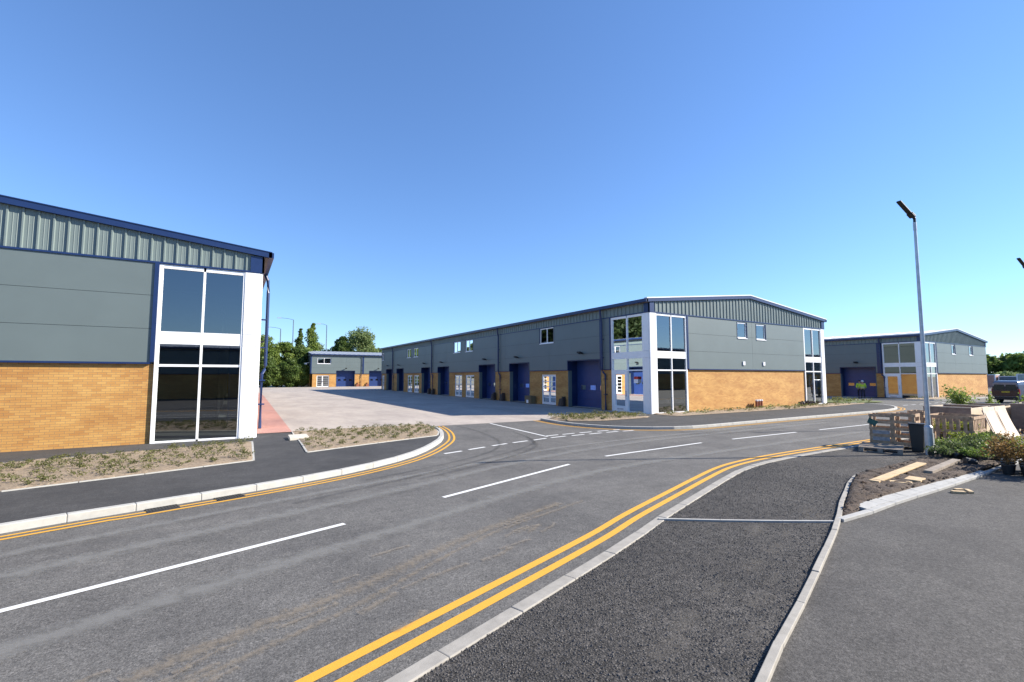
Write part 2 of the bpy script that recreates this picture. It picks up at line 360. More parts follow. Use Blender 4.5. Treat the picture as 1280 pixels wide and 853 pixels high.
# ------------------------------------------------------------------ buildings
def building(o, ux, uy, W, L, label, K, name='industrial_building', glint_verge=True, glint_eaves=False, glaz=True, glaz_right=False,
             gable_windows=(), gable_extra=False, bays=None, pipe_off=0, gw=3.2, single_slope=False, gable_dark=False, roof_mat='roof', zs=(2.6, 6.0, 6.7)):
    """u runs along the gable (v=0), v along the long facade (u=0). K scales heights."""
    root = empty(name, (o[0], o[1], 0), label, 'building')
    X = Vector((ux[0], ux[1], 0)); Y = Vector((uy[0], uy[1], 0))
    P = lambda u, v, z: tuple(X*u + Y*v + Vector((0, 0, z)))
    zb, zt, ze = zs; SL = .103
    roofz = lambda u: ze + SL*min(u, W-u)
    mkG = lambda a, dd, z: (a, -dd, z)       # gable wall, dd = outward
    mkF = lambda a, dd, z: (-dd, a, z)       # facade wall
    bays = bays or {}
    G = gw if glaz else 0
    # hole lists for facade
    doors = bays.get('doors', []); gd = bays.get('gdoors', []); wins = bays.get('wins', []); pipes = bays.get('pipes', [])
    dh = bays.get('door_h', 3.33); gh = bays.get('gd_h', 2.33); wz = bays.get('win_z', (4.76, 5.95))
    holesF = [(a, b, -1, dh) for a, b in doors] + [(a, b, -1, gh) for a, b in gd] + [(a, b, wz[0], wz[1]) for a, b in wins]
    holesG = [(a, b, c, e) for a, b, c, e in gable_windows]
    gu1 = W - (3.0 if glaz_right else 0)
    # brick
    b = MB(P); cells(b, G, gu1, -.3, zb, holesG, 0, -.3, mkG)
    cells(b, G, L, -.3, zb, holesF, 0, -.3, mkF)
    cells(b, .3, L, -.3, zb, [], 0, -.3, lambda a, dd, z: (W+dd, a, z)) if not glaz_right else cells(b, 3, L, -.3, zb, [], 0, -.3, lambda a, dd, z: (W+dd, a, z))
    cells(b, .3, W-.3, -.3, zb, [], 0, -.3, lambda a, dd, z: (a, L+dd, z))
    b.build('brick_wall', M['brick'], root)
    # cladding rows
    c = MB(P); j = MB(P); rows = 3; rh = (zt-zb-.06)/rows
    for k in range(rows):
        z0 = zb+.06+k*rh; z1 = z0+rh-.012
        for (a0, a1) in ([(G+.12 if glaz else .12, gu1)] ):
            n = max(1, round((a1-a0)/5.8)); st = (a1-a0)/n
            for q in range(n):
                cells(c, a0+q*st+(.006 if q else 0), a0+(q+1)*st-(.006 if q < n-1 else 0), z0, z1, [(h[0]-.02, h[1]+.02, h[2]-.02, h[3]+.02) for h in holesG], .07, 0, mkG)
        a0, a1 = (G+.12 if glaz else .12), L; n = max(1, round((a1-a0)/6.5)); st = (a1-a0)/n
        for q in range(n):
            cells(c, a0+q*st+(.006 if q else 0), a0+(q+1)*st-(.006 if q < n-1 else 0), z0, z1, [(h[0]-.02, h[1]+.02, h[2]-.02, h[3]+.02) for h in holesF], .07, 0, mkF)
        cells(c, .3, L, z0, z1, [], .07, 0, lambda a, dd, z: (W+dd, a, z)); cells(c, .3, W-.3, z0, z1, [], .07, 0, lambda a, dd, z: (a, L+dd, z))
    if glaz_right:
        pass
    c.build('cladding', M['clad'], root)
    hG = [(h[0]-.01, h[1]+.01, h[2]-.01, h[3]+.01) for h in holesG]; hF = [(h[0]-.01, h[1]+.01, h[2]-.01, h[3]+.01) for h in holesF]
    cells(j, G+.1, gu1, zb+.003, zt, hG, .055, -.28, mkG); cells(j, G+.1, L, zb+.003, zt, hF, .055, -.28, mkF)
    cells(j, .35, L, zb+.003, zt, [], .05, -.1, lambda a, dd, z: (W+dd, a, z)); cells(j, .35, W-.35, zb+.003, zt, [], .05, -.1, lambda a, dd, z: (a, L+dd, z))
    j.build('cladding_backing', M['joint'], root)
    # ribbed fascia band
    r = MB(P)
    n = 40
    for q in range(n):
        a0 = W*q/n; a1 = W*(q+1)/n
        r.hexa([(a0, -.05, zt+.03), (a1, -.05, zt+.03), (a1, .1, zt+.03), (a0, .1, zt+.03), (a0, -.05, roofz(a0)-.02), (a1, -.05, roofz(a1)-.02), (a1, .1, roofz(a1)-.02), (a0, .1, roofz(a0)-.02)])
    a = .45
    while a < W-.45:
        t_ = roofz(a)-.03
        r.hexa([(a-.035, -.05, zt+.031), (a+.035, -.05, zt+.031), (a+.02, -.092, zt+.031), (a-.02, -.092, zt+.031), (a-.035, -.05, t_), (a+.035, -.05, t_), (a+.02, -.092, t_), (a-.02, -.092, t_)])
        for m_ in (.12, .22):
            r.hexa([(a+m_-.012, -.05, zt+.031), (a+m_+.012, -.05, zt+.031), (a+m_+.006, -.056, zt+.031), (a+m_-.006, -.056, zt+.031), (a+m_-.012, -.05, t_), (a+m_+.012, -.05, t_), (a+m_+.006, -.056, t_), (a+m_-.006, -.056, t_)])
        a += .345
    r.box(-.05, .1, .05, L, zt+.03, ze-.05); r.box(W-.1, W+.05, .05, L, zt+.03, ze-.05)
    cells(r, .1, W-.1, zt, ze, [], .03, -.1, lambda a_, dd, z: (a_, L+dd, z))
    a = .5
    while a < L-.2:
        t_ = ze-.06
        r.hexa([(-.05, a-.035, zt+.031), (-.05, a+.035, zt+.031), (-.092, a+.02, zt+.031), (-.092, a-.02, zt+.031), (-.05, a-.035, t_), (-.05, a+.035, t_), (-.092, a+.02, t_), (-.092, a-.02, t_)])
        a += .345
    r.build('ribbed_fascia', M['rib'], root)
    # roof
    rf = MB(P); oh = .14
    for (u0, u1) in ((-.32, W/2), (W/2, W+.32)):
        z0 = ze+SL*(u0 if u0 < W/2 else W-u0); z1 = ze+SL*(u1 if u1 <= W/2 else W-u1)
        rf.hexa([(u0, -oh, z0), (u1, -oh, z1), (u1, L+oh, z1), (u0, L+oh, z0), (u0, -oh, z0+.09), (u1, -oh, z1+.09), (u1, L+oh, z1+.09), (u0, L+oh, z0+.09)])
    v_ = .7
    while v_ < L:
        for (u0, u1) in ((-.3, W/2-.05), (W/2+.05, W+.3)):
            z0 = ze+SL*(u0 if u0 < W/2 else W-u0)+.09; z1 = ze+SL*(u1 if u1 <= W/2 else W-u1)+.09
            rf.hexa([(u0, v_-.03, z0), (u1, v_-.03, z1), (u1, v_+.03, z1), (u0, v_+.03, z0), (u0, v_-.015, z0+.035), (u1, v_-.015, z1+.035), (u1, v_+.015, z1+.035), (u0, v_+.015, z0+.035)])
        v_ += 1.0
    roof = rf.build('roof', M[roof_mat], root)
    # verge trims (blue) following the slope, with a metal strip on top; its pale version paints in sun glint
    vt = MB(P); vs = MB(P); vh = .165 if glint_verge else .125
    for (u0, u1) in ((-.36, W/2), (W/2, W+.36)):
        z0 = ze+SL*(u0 if u0 < W/2 else W-u0); z1 = ze+SL*(u1 if u1 <= W/2 else W-u1)
        vt.hexa([(u0, -oh-.04, z0-.10), (u1, -oh-.04, z1-.10), (u1, -oh, z1-.10), (u0, -oh, z0-.10), (u0, -oh-.04, z0+.095), (u1, -oh-.04, z1+.095), (u1, -oh, z1+.095), (u0, -oh, z0+.095)])
        vs.hexa([(u0, -oh-.06, z0+.097), (u1, -oh-.06, z1+.097), (u1, -oh+.16, z1+.097), (u0, -oh+.16, z0+.097), (u0, -oh-.06, z0+vh), (u1, -oh-.06, z1+vh), (u1, -oh+.16, z1+vh), (u0, -oh+.16, z0+vh)])
        vt.hexa([(u0, -oh, z0-.10), (u1, -oh, z1-.10), (u1, -.05, z1-.10), (u0, -.05, z0-.10), (u0, -oh, z0-.07), (u1, -oh, z1-.07), (u1, -.05, z1-.07), (u0, -.05, z0-.07)])
    vt.build('verge_trim', M['blue'], root)
    vs.build('verge_capping', M['verge' if glint_verge else 'blue'], root)
    # blue boxed eaves corner, horizontal drips, vertical strips
    tr = MB(P)
    tr.box(-.12, .32, -.11, -.052, zt-.02, ze-.12); tr.box(-.12, -.052, -.11, .32, zt-.02, ze-.06)
    tr.box(W-.32, W+.12, -.11, -.052, zt-.02, ze-.12)
    tr.box(-.09, W+.09, -.105, 0, zt-.03, zt+.029); tr.box(-.105, 0, .0, L, zt-.03, zt+.029)
    if gu1 > G:
        tr.box(G+.1, gu1, -.10, 0, zb+.002, zb+.058)
    # facade lower drip interrupted by doors
    edges = sorted([(a_, b_) for a_, b_ in doors]); s0 = G+.1 if glaz else 0
    for a_, b_ in edges+[(L, L)]:
        if a_ > s0: tr.box(-.10, 0, s0, a_, zb+.002, zb+.058)
        s0 = max(s0, b_)
    if glaz:
        tr.box(G+.002, G+.12, -.11, 0, zb+.06, zt-.03); tr.box(-.11, 0, G+.002, G+.12, zb+.06, zt-.03)
    else:
        tr.box(-.11, .12, -.11, 0, zb+.06, zt-.03)
        tr.box(-.11, 0, 0, .12, zb+.06, zt-.03)
    tr.build('blue_trim', M['blue'], root)
    # gutter + soffit
    g_ = MB(P); g_.box(-.42, -.25, -.18, L+.3, ze-.13, ze+.06); g_.box(W+.25, W+.42, -.18, L+.3, ze-.13, ze+.06)
    g_.build('gutter', M['blue'], root)
    if glint_eaves:
        e_ = MB(P); e_.box(-.43, -.2, -.3, L+.3, ze+.062, ze+.16); e_.build('eaves_glint', M['verge'], root)  # added strip, its pale colour standing for glint along the eaves
    s_ = MB(P); s_.box(-.25, -.1, -.12, L, ze-.15, ze-.12); s_.build('soffit', M['soffit'], root)
    # interior
    it = MB(P)
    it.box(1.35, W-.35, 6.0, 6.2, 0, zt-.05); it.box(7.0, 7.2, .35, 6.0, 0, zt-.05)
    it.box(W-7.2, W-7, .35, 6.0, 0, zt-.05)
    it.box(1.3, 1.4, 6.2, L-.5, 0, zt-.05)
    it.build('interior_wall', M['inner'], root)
    it = MB(P); it.box(.3, W-.3, .3, L-.3, -.05, .03); it.build('interior_floor', M['slab'], root)
    it = MB(P); it.box(1.3, W-.3, 1.2, 6.0, 3.36, 3.6); it.build('upper_floor', M['inner'], root)
    # corner glazing
    hz = [.02, 2.55, 3.28, 3.68, zt-.17, zt-.03]
    sc = zs[0]/2.6; hz = [.0, .06, 2.52*sc, 2.60*sc, 3.28*sc, 3.70*sc, zt-.17, zt-.04]
    def glazing(mk, a0, a1, post_left=True, door=False, flip=False):
        """a0..a1 along the wall, corner post .5 wide at a0"""
        fr = MB(P); pan = []
        pw = .47
        A = (lambda t_: a0+t_) if not flip else (lambda t_: a1-t_)
        span = a1-a0
        def bx(s0_, s1_, d0, d1, z0, z1):
            p0, p1 = sorted((A(s0_), A(s1_)))
            cells(fr, p0, p1, z0, z1, [], d1, d0, mk)
        bx(.0 if mk is mkG else .0, pw, -.08, .09, hz[0], hz[4]-.006); bx(0, pw, -.08, .09, hz[4]+.006, hz[5]-.006); bx(0, pw, -.08, .09, hz[5]+.006, hz[7])
        m1 = pw+.06; m3 = span-.11; m2 = (m1+m3)/2
        bx(pw+.006, m1+.0, -.07, .07, 0, hz[7]); bx(m3, span-.0, -.07, .07, 0, hz[7]); bx(m2-.035, m2+.035, -.06, .06, hz[1], hz[6])
        for (s0_, s1_) in ((m1, m2-.035), (m2+.035, m3)):
            bx(s0_, s1_, -.05, .06, 0, hz[1]); bx(s0_, s1_, -.05, .05, hz[2], hz[3])
            bx(s0_, s1_, -.05, .055, hz[4], hz[5]-.0); bx(s0_, s1_, -.05, .06, hz[6], hz[7])
        f = fr.build('window_frame', M['white'], root)
        for (s0_, s1_) in ((m1, m2-.035), (m2+.035, m3)):
            for (z0, z1) in ((hz[1], hz[2]), (hz[3], hz[4]), (hz[5], hz[6])):
                if door and z0 == hz[1] and s0_ > m2: continue
                g2 = MB(P); p0, p1 = sorted((A(s0_), A(s1_)))
                g2.poly([mk(p0, .0, z0), mk(p1, .0, z0), mk(p1, .0, z1), mk(p0, .0, z1)])
                g2.build('pane', M['glass'], f)
        if door:
            s0_, s1_ = m2+.035, m3; p0, p1 = sorted((A(s0_), A(s1_)))
            dm = MB(P); cells(dm, p0, p1, .07, hz[2], [(p0+.2, p1-.2, .35, hz[2]-.22)], .05, -.04, mk)
            dd = dm.build('entrance_door', M['white'], root)
            g2 = MB(P); g2.poly([mk(p0+.2, 0, .35), mk(p1-.2, 0, .35), mk(p1-.2, 0, hz[2]-.22), mk(p0+.2, 0, hz[2]-.22)]); g2.build('pane', M['glass'], dd)
            h = MB(P); cells(h, p0+.08, p0+.11, .95, 1.3, [], .1, .06, mk); h.build('handle', M['steel'], dd)
            h = MB(P); cells(h, p0+.35, p1-.35, .12, .2, [], .056, .05, mk); h.build('kick_plate', M['steel'], dd)
            return p0, p1
    if glaz:
        glazing(mkG, 0, G); glazing(mkF, 0, G, door=True)
        cp = MB(P); cp.box(-.05, 0, -.085, 0, 0, hz[7]); cp.build('corner_cover', M['white'], root)
    if glaz_right:
        glazing(mkG, W-3.0, W, flip=True)
        mkR = lambda a, dd, z: (W+dd, a, z); glazing(mkR, 0, 3.0)
    # gable windows
    def window(mk, a0, a1, z0, z1, split=True, blue=True):
        fr = MB(P); w_ = .07
        cells(fr, a0, a1, z0, z1, [(a0+w_, (a0+a1)/2-.035, z0+w_, z1-w_), ((a0+a1)/2+.035, a1-w_, z0+w_, z1-w_)] if split else [(a0+w_, a1-w_, z0+w_, z1-w_)], .03, -.06, mk)
        cells(fr, a0-.02, a1+.02, z0-.05, z0+.005, [], .11, .031, mk)
        f = fr.build('window', M['white'], root)
        g2 = MB(P); g2.poly([mk(a0+.03, -.01, z0+.03), mk(a1-.03, -.01, z0+.03), mk(a1-.03, -.01, z1-.03), mk(a0+.03, -.01, z1-.03)]); g2.build('pane', M['glass'], f)
        if blue:
            s2 = MB(P); e = .06
            cells(s2, a0-e, a1+e, z0-e, z1+.02, [(a0-.018, a1+.018, z0-.018, z1+.5)], .085, .0, mk); s2.build('surround', M['blue'], f)
    for (a0, a1, z0, z1) in gable_windows: window(mkG, a0, a1, z0, z1, split=False)
    for (a0, a1) in wins: window(mkF, a0, a1, wz[0], wz[1], split=(a1-a0) > 1.0)
    if gable_extra:
        for a0 in (8.85, 11.2):
            v2 = MB(P); cells(v2, a0, a0+.22, 2.95, 3.2, [], .13, .07, mkG); v2.build('vent', M['white'], root)
    # roller doors
    for k, (a0, a1) in enumerate(doors):
        dp = .8; dm = MB(P); nsec = 6; sh = dh/nsec
        for q in range(nsec):
            hl = []
            z0, z1 = q*sh+.008, (q+1)*sh-.008
            if q == 2:
                ww = (a1-a0)
                for e in range(3):
                    cc = a0+ww*(.2+.3*e); hl.append((cc-.27, cc+.27, z0+.12, z1-.1))
            cells(dm, a0, a1, z0, z1, hl, -dp, -dp-.05, mkF)
            cells(dm, a0, a1, z0+sh*.48, z0+sh*.5, [], -dp+.006, -dp, mkF) if q != 2 else None
        cells(dm, a0, a1, 0, dh, [(a0+.3, a1-.3, 2*sh+.05, 3*sh-.05)], -dp-.052, -dp-.08, mkF)
        dr = dm.build('roller_door', M['door_blue'], root)
        for e in range(3):
            cc = a0+(a1-a0)*(.2+.3*e); z0, z1 = 2*sh+.008+.12, 3*sh-.008-.1
            g2 = MB(P); cells(g2, cc-.27, cc+.27, z0, z1, [], -dp-.0, -dp-.02, mkF); g2.build('door_window', M['doorglass'], dr)
        jm = MB(P)
        cells(jm, a0, a0+.03, 0, dh-.03, [], -.302, -dp, mkF); cells(jm, a1-.03, a1, 0, dh-.03, [], -.302, -dp, mkF); cells(jm, a0, a1, dh-.03, dh, [], -.302, -dp, mkF)
        cells(jm, a0, a0+.06, zb, dh, [], .11, -.3, mkF); cells(jm, a1-.06, a1, zb, dh, [], .11, -.3, mkF); cells(jm, a0+.06, a1-.06, dh-.05, dh, [], .11, -.3, mkF)
        jm.build('door_reveal', M['blue'], root)
        for q0 in (a0, a1-.03):
            gs = MB(P); cells(gs, q0, q0+.03, 0, zb-.01, [], .03, -.295, mkF); gs.build('door_jamb', M['rib'], root)
        # floodlight above
        fc = (a0+a1)/2; fl = MB(P)
        fl.bar((-.07, fc, dh+.42), (-.3, fc, dh+.5), .06, .06)
        fl.hexa([(-.24, fc-.17, dh+.40), (-.24, fc+.17, dh+.40), (-.5, fc+.17, dh+.50), (-.5, fc-.17, dh+.50), (-.24, fc-.17, dh+.52), (-.24, fc+.17, dh+.52), (-.5, fc+.17, dh+.58), (-.5, fc-.17, dh+.58)])
        fl.build('floodlight', M['black'], root)
    # personnel doors (two leaves with five glazed lights each)
    for (a0, a1) in gd:
        dm = MB(P); mid = a0+(a1-a0)*.45; hl = []
        hh = (gh-.3)/5
        for q in range(5):
            z0 = .2+q*hh; hl += [(a0+.12, mid-.06, z0, z0+hh-.06), (mid+.13, a1-.13, z0, z0+hh-.06)]
        cells(dm, a0, a1, .02, gh, hl, -.06, -.12, mkF)
        dr = dm.build('glazed_door', M['white'], root)
        g2 = MB(P); g2.poly([mkF(a0+.05, -.09, .1), mkF(a1-.05, -.09, .1), mkF(a1-.05, -.09, gh-.05), mkF(a0+.05, -.09, gh-.05)]); g2.build('pane', M['glass'], dr)
        h = MB(P); cells(h, mid+.04, mid+.08, 1.0, 1.25, [], 0, -.055, mkF); h.build('handle', M['black'], dr)
    # downpipes
    for v in pipes:
        dpp = MB(P)
        po = pipe_off; dpp.tube([(-.33, v, ze-.1), (-.30-po*.5, v, ze-.35), (-.2-po, v, zt-.2), (-.2-po, v, zb+.05), (-.17-po, v-.05, zb-.12), (-.12-po*.8, v-.22, zb-.3), (-.12-po*.8, v-.22, .02)], .065, 8)
        for z_ in (1.0, 2.0, 3.4, 4.6): dpp.box(-.2-po, -.02, v-.09-(.22 if z_ < zb else 0), v+.09-(.22 if z_ < zb else 0), z_, z_+.05)
        dpp.build('downpipe', M['blue'], root)
        st = MB(P); st.box(-.085, -.071, v+.12, v+.34, zb+.06, zt-.03); st.build('flashing_strip', M['blue'], root)
    root['P'] = 0; del root['P']
    return root, P

main_bays = dict(doors=[(4.25, 7.8), (12.95, 16.15), (18.8, 22.1), (29.6, 32.95), (35.45, 38.55), (45.95, 49.15), (51.6, 54.65)],
    gdoors=[(9.35, 11.25), (23.3, 25.35), (26.2, 28.1), (39.65, 41.6), (42.3, 44.3), (55.95, 57.2)],
    wins=[(9.5, 11.35), (23.5, 25.25), (26.5, 28.35), (39.85, 41.75), (42.8, 44.45), (56.1, 57.2)],
    pipes=[3.95, 17.95, 34.65, 50.9])
mainb, PM = building((21.0, 19.35), (1, 0), (0, 1), 19.75, 57.5, 'long grey and yellow brick terrace of industrial units with white glazed corners', 1,
    glaz_right=True, gable_windows=[(8.4, 9.45, 4.8, 5.88), (10.58, 11.68, 4.78, 5.86)], gable_extra=True, bays=main_bays)
left_bays = dict(doors=[(4.25, 7.8), (12.95, 16.15), (18.8, 22.1), (29.6, 32.95), (35.45, 38.55), (45.95, 49.15)],
    gdoors=[(9.35, 11.25), (23.3, 25.35), (26.2, 28.1), (39.65, 41.6), (42.3, 44.3)],
    wins=[(9.5, 11.35), (23.5, 25.25), (26.5, 28.35), (39.85, 41.75), (42.8, 44.45)], pipes=[3.3, 17.95, 34.65])
building((.73, 19.35), (-1, 0), (0, 1), 19.75, 52, 'near building on the left, tall dark glazing beside a yellow brick base and grey panels', 1,
    glint_verge=False, bays=left_bays, pipe_off=.26, gw=2.97)
building((13.6, 102.5), (0, 1), (1, 0), 21, 34, 'sunlit low unit with blue shutter doors across the far end of the paved yard', 1,
    glaz=False, glint_verge=False, bays=dict(doors=[(4.95, 8.7), (11.7, 15.4), (22, 25.5)], gdoors=[(1.15, 3.55)], wins=[(1.2, 3.8)], pipes=[10.2, 20.5], gd_h=2.35, door_h=3.35), zs=(2.7, 6.35, 6.7))
building((57, 18.3), (1, 0), (0, 1), 18.0, 40, 'smaller grey and brick unit beyond the lamp post, sun-bright verge and shutter door in shade', 1, glint_eaves=True,
    gable_windows=[(7.4, 8.4, 4.5, 5.5), (12.5, 13.6, 4.5, 5.5)],
    bays=dict(doors=[(3.85, 7.15), (12, 15.5), (21, 24.5)], gdoors=[(9, 10.5), (17, 18.6)], wins=[(17, 18.6)], pipes=[3.35, 11.2], gd_h=2.2, door_h=3.17, win_z=(4.5, 5.5)), zs=(2.48, 5.6, 6.2))
# a similar unit stands across the road behind the photographer and shows in the glazing
building((-34, -17), (0, -1), (1, 0), 16, 74, 'long low grey unit across the road behind the viewpoint', 1, glaz=False, glint_verge=False,
    bays=dict(), zs=(2.4, 4.7, 5.0))
building((46, -17), (0, -1), (1, 0), 22, 100, 'taller grey industrial unit across the road behind the viewpoint, further along', 1, glaz=False, glint_verge=False,
    bays=dict(), zs=(2.6, 6.4, 6.8))

# ------------------------------------------------------------------ ground surfaces
def struct(o, kind='structure'): o['kind'] = kind; return o
def sheet(name, pts, z, mat, cuts=(), zf=None):
    bm = bmesh.new(); vs = [bm.verts.new((x, y, 0)) for x, y in pts]; bm.faces.new(vs)
    bmesh.ops.triangulate(bm, faces=bm.faces)
    for cy in cuts:
        bmesh.ops.bisect_plane(bm, geom=bm.verts[:]+bm.edges[:]+bm.faces[:], plane_co=(0, cy, 0), plane_no=(0, 1, 0))
    for v in bm.verts: v.co.z = (zf(v.co.x, v.co.y) if zf else 0)+z
    bmesh.ops.recalc_face_normals(bm, faces=bm.faces)
    for f in bm.faces:
        if f.normal.z < 0: f.normal_flip()
    me = bpy.data.meshes.new(name); bm.to_mesh(me); bm.free(); return struct(link(name, me, mat))
def resample(pts, step):
    P_ = [Vector((p[0], p[1], 0)) for p in pts]
    # catmull-rom
    out = []
    for i in range(len(P_)-1):
        p0 = P_[max(0, i-1)]; p1 = P_[i]; p2 = P_[i+1]; p3 = P_[min(len(P_)-1, i+2)]
        n = max(2, int((p2-p1).length/.1))
        for k in range(n):
            t = k/n; out.append(.5*((2*p1)+(-p0+p2)*t+(2*p0-5*p1+4*p2-p3)*t*t+(-p0+3*p1-3*p2+p3)*t**3))
    out.append(P_[-1])
    res = [out[0]]; acc = 0
    for a, b in zip(out, out[1:]):
        l = (b-a).length; 
        while acc+l >= step:
            t = (step-acc)/l; a = a+(b-a)*t; res.append(a.copy()); l = (b-a).length; acc = 0
        acc += l
    if (res[-1]-out[-1]).length > step*.3: res.append(out[-1])
    return res
def offs(pl, dist):
    out = []
    for i, p in enumerate(pl):
        a = pl[max(0, i-1)]; b = pl[min(len(pl)-1, i+1)]; dd = (b-a).normalized(); out.append(p+Vector((-dd.y, dd.x, 0))*dist)
    return out
def ribbon(name, pts, o0, o1, z0, z1, mat, step=.9, gap=.006, zf=None, skip=(), bevel=0, jitter=0):
    """kerb stones / edging / painted line along a polyline, between lateral offsets o0..o1 (left positive)"""
    fine = resample(pts, step); mb = MB()
    rnd = random.Random(3)
    for i in range(len(fine)-1):
        a, b = fine[i], fine[i+1]
        if any(s0 <= a.x <= s1 for s0, s1 in skip): continue
        a0 = fine[i-1] if i else a-(b-a); b1 = fine[i+2] if i+2 < len(fine) else b+(b-a)
        da = (b-a0).normalized(); db = (b1-a).normalized(); na = Vector((-da.y, da.x, 0)); nb = Vector((-db.y, db.x, 0))
        g = (b-a).normalized()*gap/2; a2 = a+g; b2 = b-g; zj = rnd.uniform(-jitter, jitter)
        za = (zf(a.x, a.y) if zf else 0)+zj; zb_ = (zf(b.x, b.y) if zf else 0)+zj
        p = [a2+na*o0, b2+nb*o0, b2+nb*o1, a2+na*o1]; hz = [za, zb_, zb_, za]
        bot = [(q.x, q.y, z0) for q in p]; top = [(q.x, q.y, z1+h) for q, h in zip(p, hz)]
        if z1-z0 < .012: mb.poly(top)
        else: mb.hexa(bot+top)
    return struct(mb.build(name, mat, bevel=bevel))
# base terrain
sheet('ground', [(-2500, -2500), (2500, -2500), (2500, 2500), (-2500, 2500)], -.12, M['ground'])
sheet('road', [(-60, -16.9), (160, -16.9), (160, 60), (44, 60), (44, 25), (-60, 25)], 0, M['road'])
LK = [(-30, 0.9), (-14, 5.6), (-2.72, 9.44), (-1.3, 9.85), (.61, 10.43), (2.38, 11.16), (3.78, 12.04), (4.68, 12.89), (5.48, 13.9), (6.29, 15.17), (6.9, 16.6), (7.34, 18.0), (7.66, 19.5)]
zl = lambda x, y: .1*max(0, min(1, (19.2-y)/2.6))
back = offs([Vector((x, y, 0)) for x, y in LK], .14)
sheet('yard', [(0.6, 20.5), (7.6, 20.5), (7.7, 19.62), (13.0, 19.5), (20.9, 19.36), (20.9, 77), (30, 102.4), (-12, 102.4), (-12, 72), (.6, 72)], .004, M['yard'])
sheet('yard_beyond', [(41, 22), (57.5, 19.5), (57.5, 60), (41, 60)], .006, M['yard'])
sheet('red_paving', [(.5, 20.5), (2.1, 20.5), (3.1, 60), (3.1, 72), (.5, 72)], .009, M['redpave'])
def fz(x, y): return zl(x, y)
fw = [(p.x, p.y) for p in back]
sheet('footway', fw+[(7.5, 20.5), (-30, 20.5)], .003, M['path'], cuts=(16.6, 17.2, 17.8, 18.5, 19.2), zf=fz)
def hump(name, poly, z, mat, zf, step=.12, amp=.035, seed=1):
    rnd = np.random.RandomState(seed)
    xs = [p[0] for p in poly]; ys = [p[1] for p in poly]
    bm = bmesh.new(); f = bm.faces.new([bm.verts.new((x, y, 0)) for x, y in poly]); bmesh.ops.triangulate(bm, faces=[f])
    a = min(xs)+step
    while a < max(xs):
        bmesh.ops.bisect_plane(bm, geom=bm.verts[:]+bm.edges[:]+bm.faces[:], plane_co=(a, 0, 0), plane_no=(1, 0, 0)); a += step
    a = min(ys)+step
    while a < max(ys):
        bmesh.ops.bisect_plane(bm, geom=bm.verts[:]+bm.edges[:]+bm.faces[:], plane_co=(0, a, 0), plane_no=(0, 1, 0)); a += step
    for v in bm.verts:
        e = 0 if v.is_boundary else rnd.uniform(0, amp)+.01
        v.co.z = zf(v.co.x, v.co.y)+z+e
    for f in bm.faces:
        f.smooth = True
        if f.normal.z < 0: f.normal_flip()
    me = bpy.data.meshes.new(name); bm.to_mesh(me); bm.free(); return struct(link(name, me, mat))
BED1 = [(-12, 9.6), (-3.53, 12.2), (-1.53, 12.78), (.53, 13.45), (.63, 17.55), (-2.1, 16.6), (-4.8, 16.05), (-12, 13.6)]
BED2 = [(1.84, 14.1), (4.0, 14.92), (6.3, 15.7), (6.72, 16.6), (7.17, 18.0), (7.48, 19.5), (7.5, 20.4), (5, 20.45), (2.1, 20.4)]
hump('planting_bed', BED1, .012, M['mulch'], zl, .16, .035, 2)
hump('planting_bed', BED2, .012, M['mulch'], zl, .16, .035, 3)
for bed, sk in ((BED1, ()), (BED2, ())):
    pl = [Vector((x, y, 0)) for x, y in bed+[bed[0]]]
    mb = MB()
    for a, b in zip(pl, pl[1:]):
        n = max(1, int((b-a).length/.9))
        for k in range(n):
            p = a+(b-a)*(k/n); q = a+(b-a)*((k+.985)/n); nn = Vector((-(b-a).y, (b-a).x, 0)).normalized()*.025
            zz = lambda v: zl(v.x, v.y)+.022
            mb.hexa([(p-nn).to_tuple()[:2]+(-.05,), (q-nn).to_tuple()[:2]+(-.05,), (q+nn).to_tuple()[:2]+(-.05,), (p+nn).to_tuple()[:2]+(-.05,),
                     (p-nn).to_tuple()[:2]+(zz(p),), (q-nn).to_tuple()[:2]+(zz(q),), (q+nn).to_tuple()[:2]+(zz(q),), (p+nn).to_tuple()[:2]+(zz(p),)])
    struct(mb.build('bed_edging', M['kerb']))
kz = lambda x, y: .105*max(.1, min(1, (20.2-y)/2.6))
ribbon('kerb', LK, 0, .14, -.1, .012, M['kerb'], .915, .004, zf=kz, bevel=.012)
ribbon('yellow_line', LK, -.235, -.165, 0, .005, M['yellow'], .25, 0, skip=((-1.15, -.78), (-.22, .2)))
ribbon('yellow_line', LK, -.41, -.335, 0, .005, M['yellow'], .25, 0)
# inspection cover
mb = MB(); mb.hexa([(1.70, 17.15, .0), (2.30, 17.22, .0), (2.36, 18.4, .0), (1.76, 18.4, .0), (1.70, 17.15, .165), (2.30, 17.22, .165), (2.36, 18.4, .135), (1.76, 18.4, .135)])
tag(mb.build('access_cover', M['slabpale'], bevel=.01), 'pale square concrete cover slab on the corner of the planted bed', 'cover')
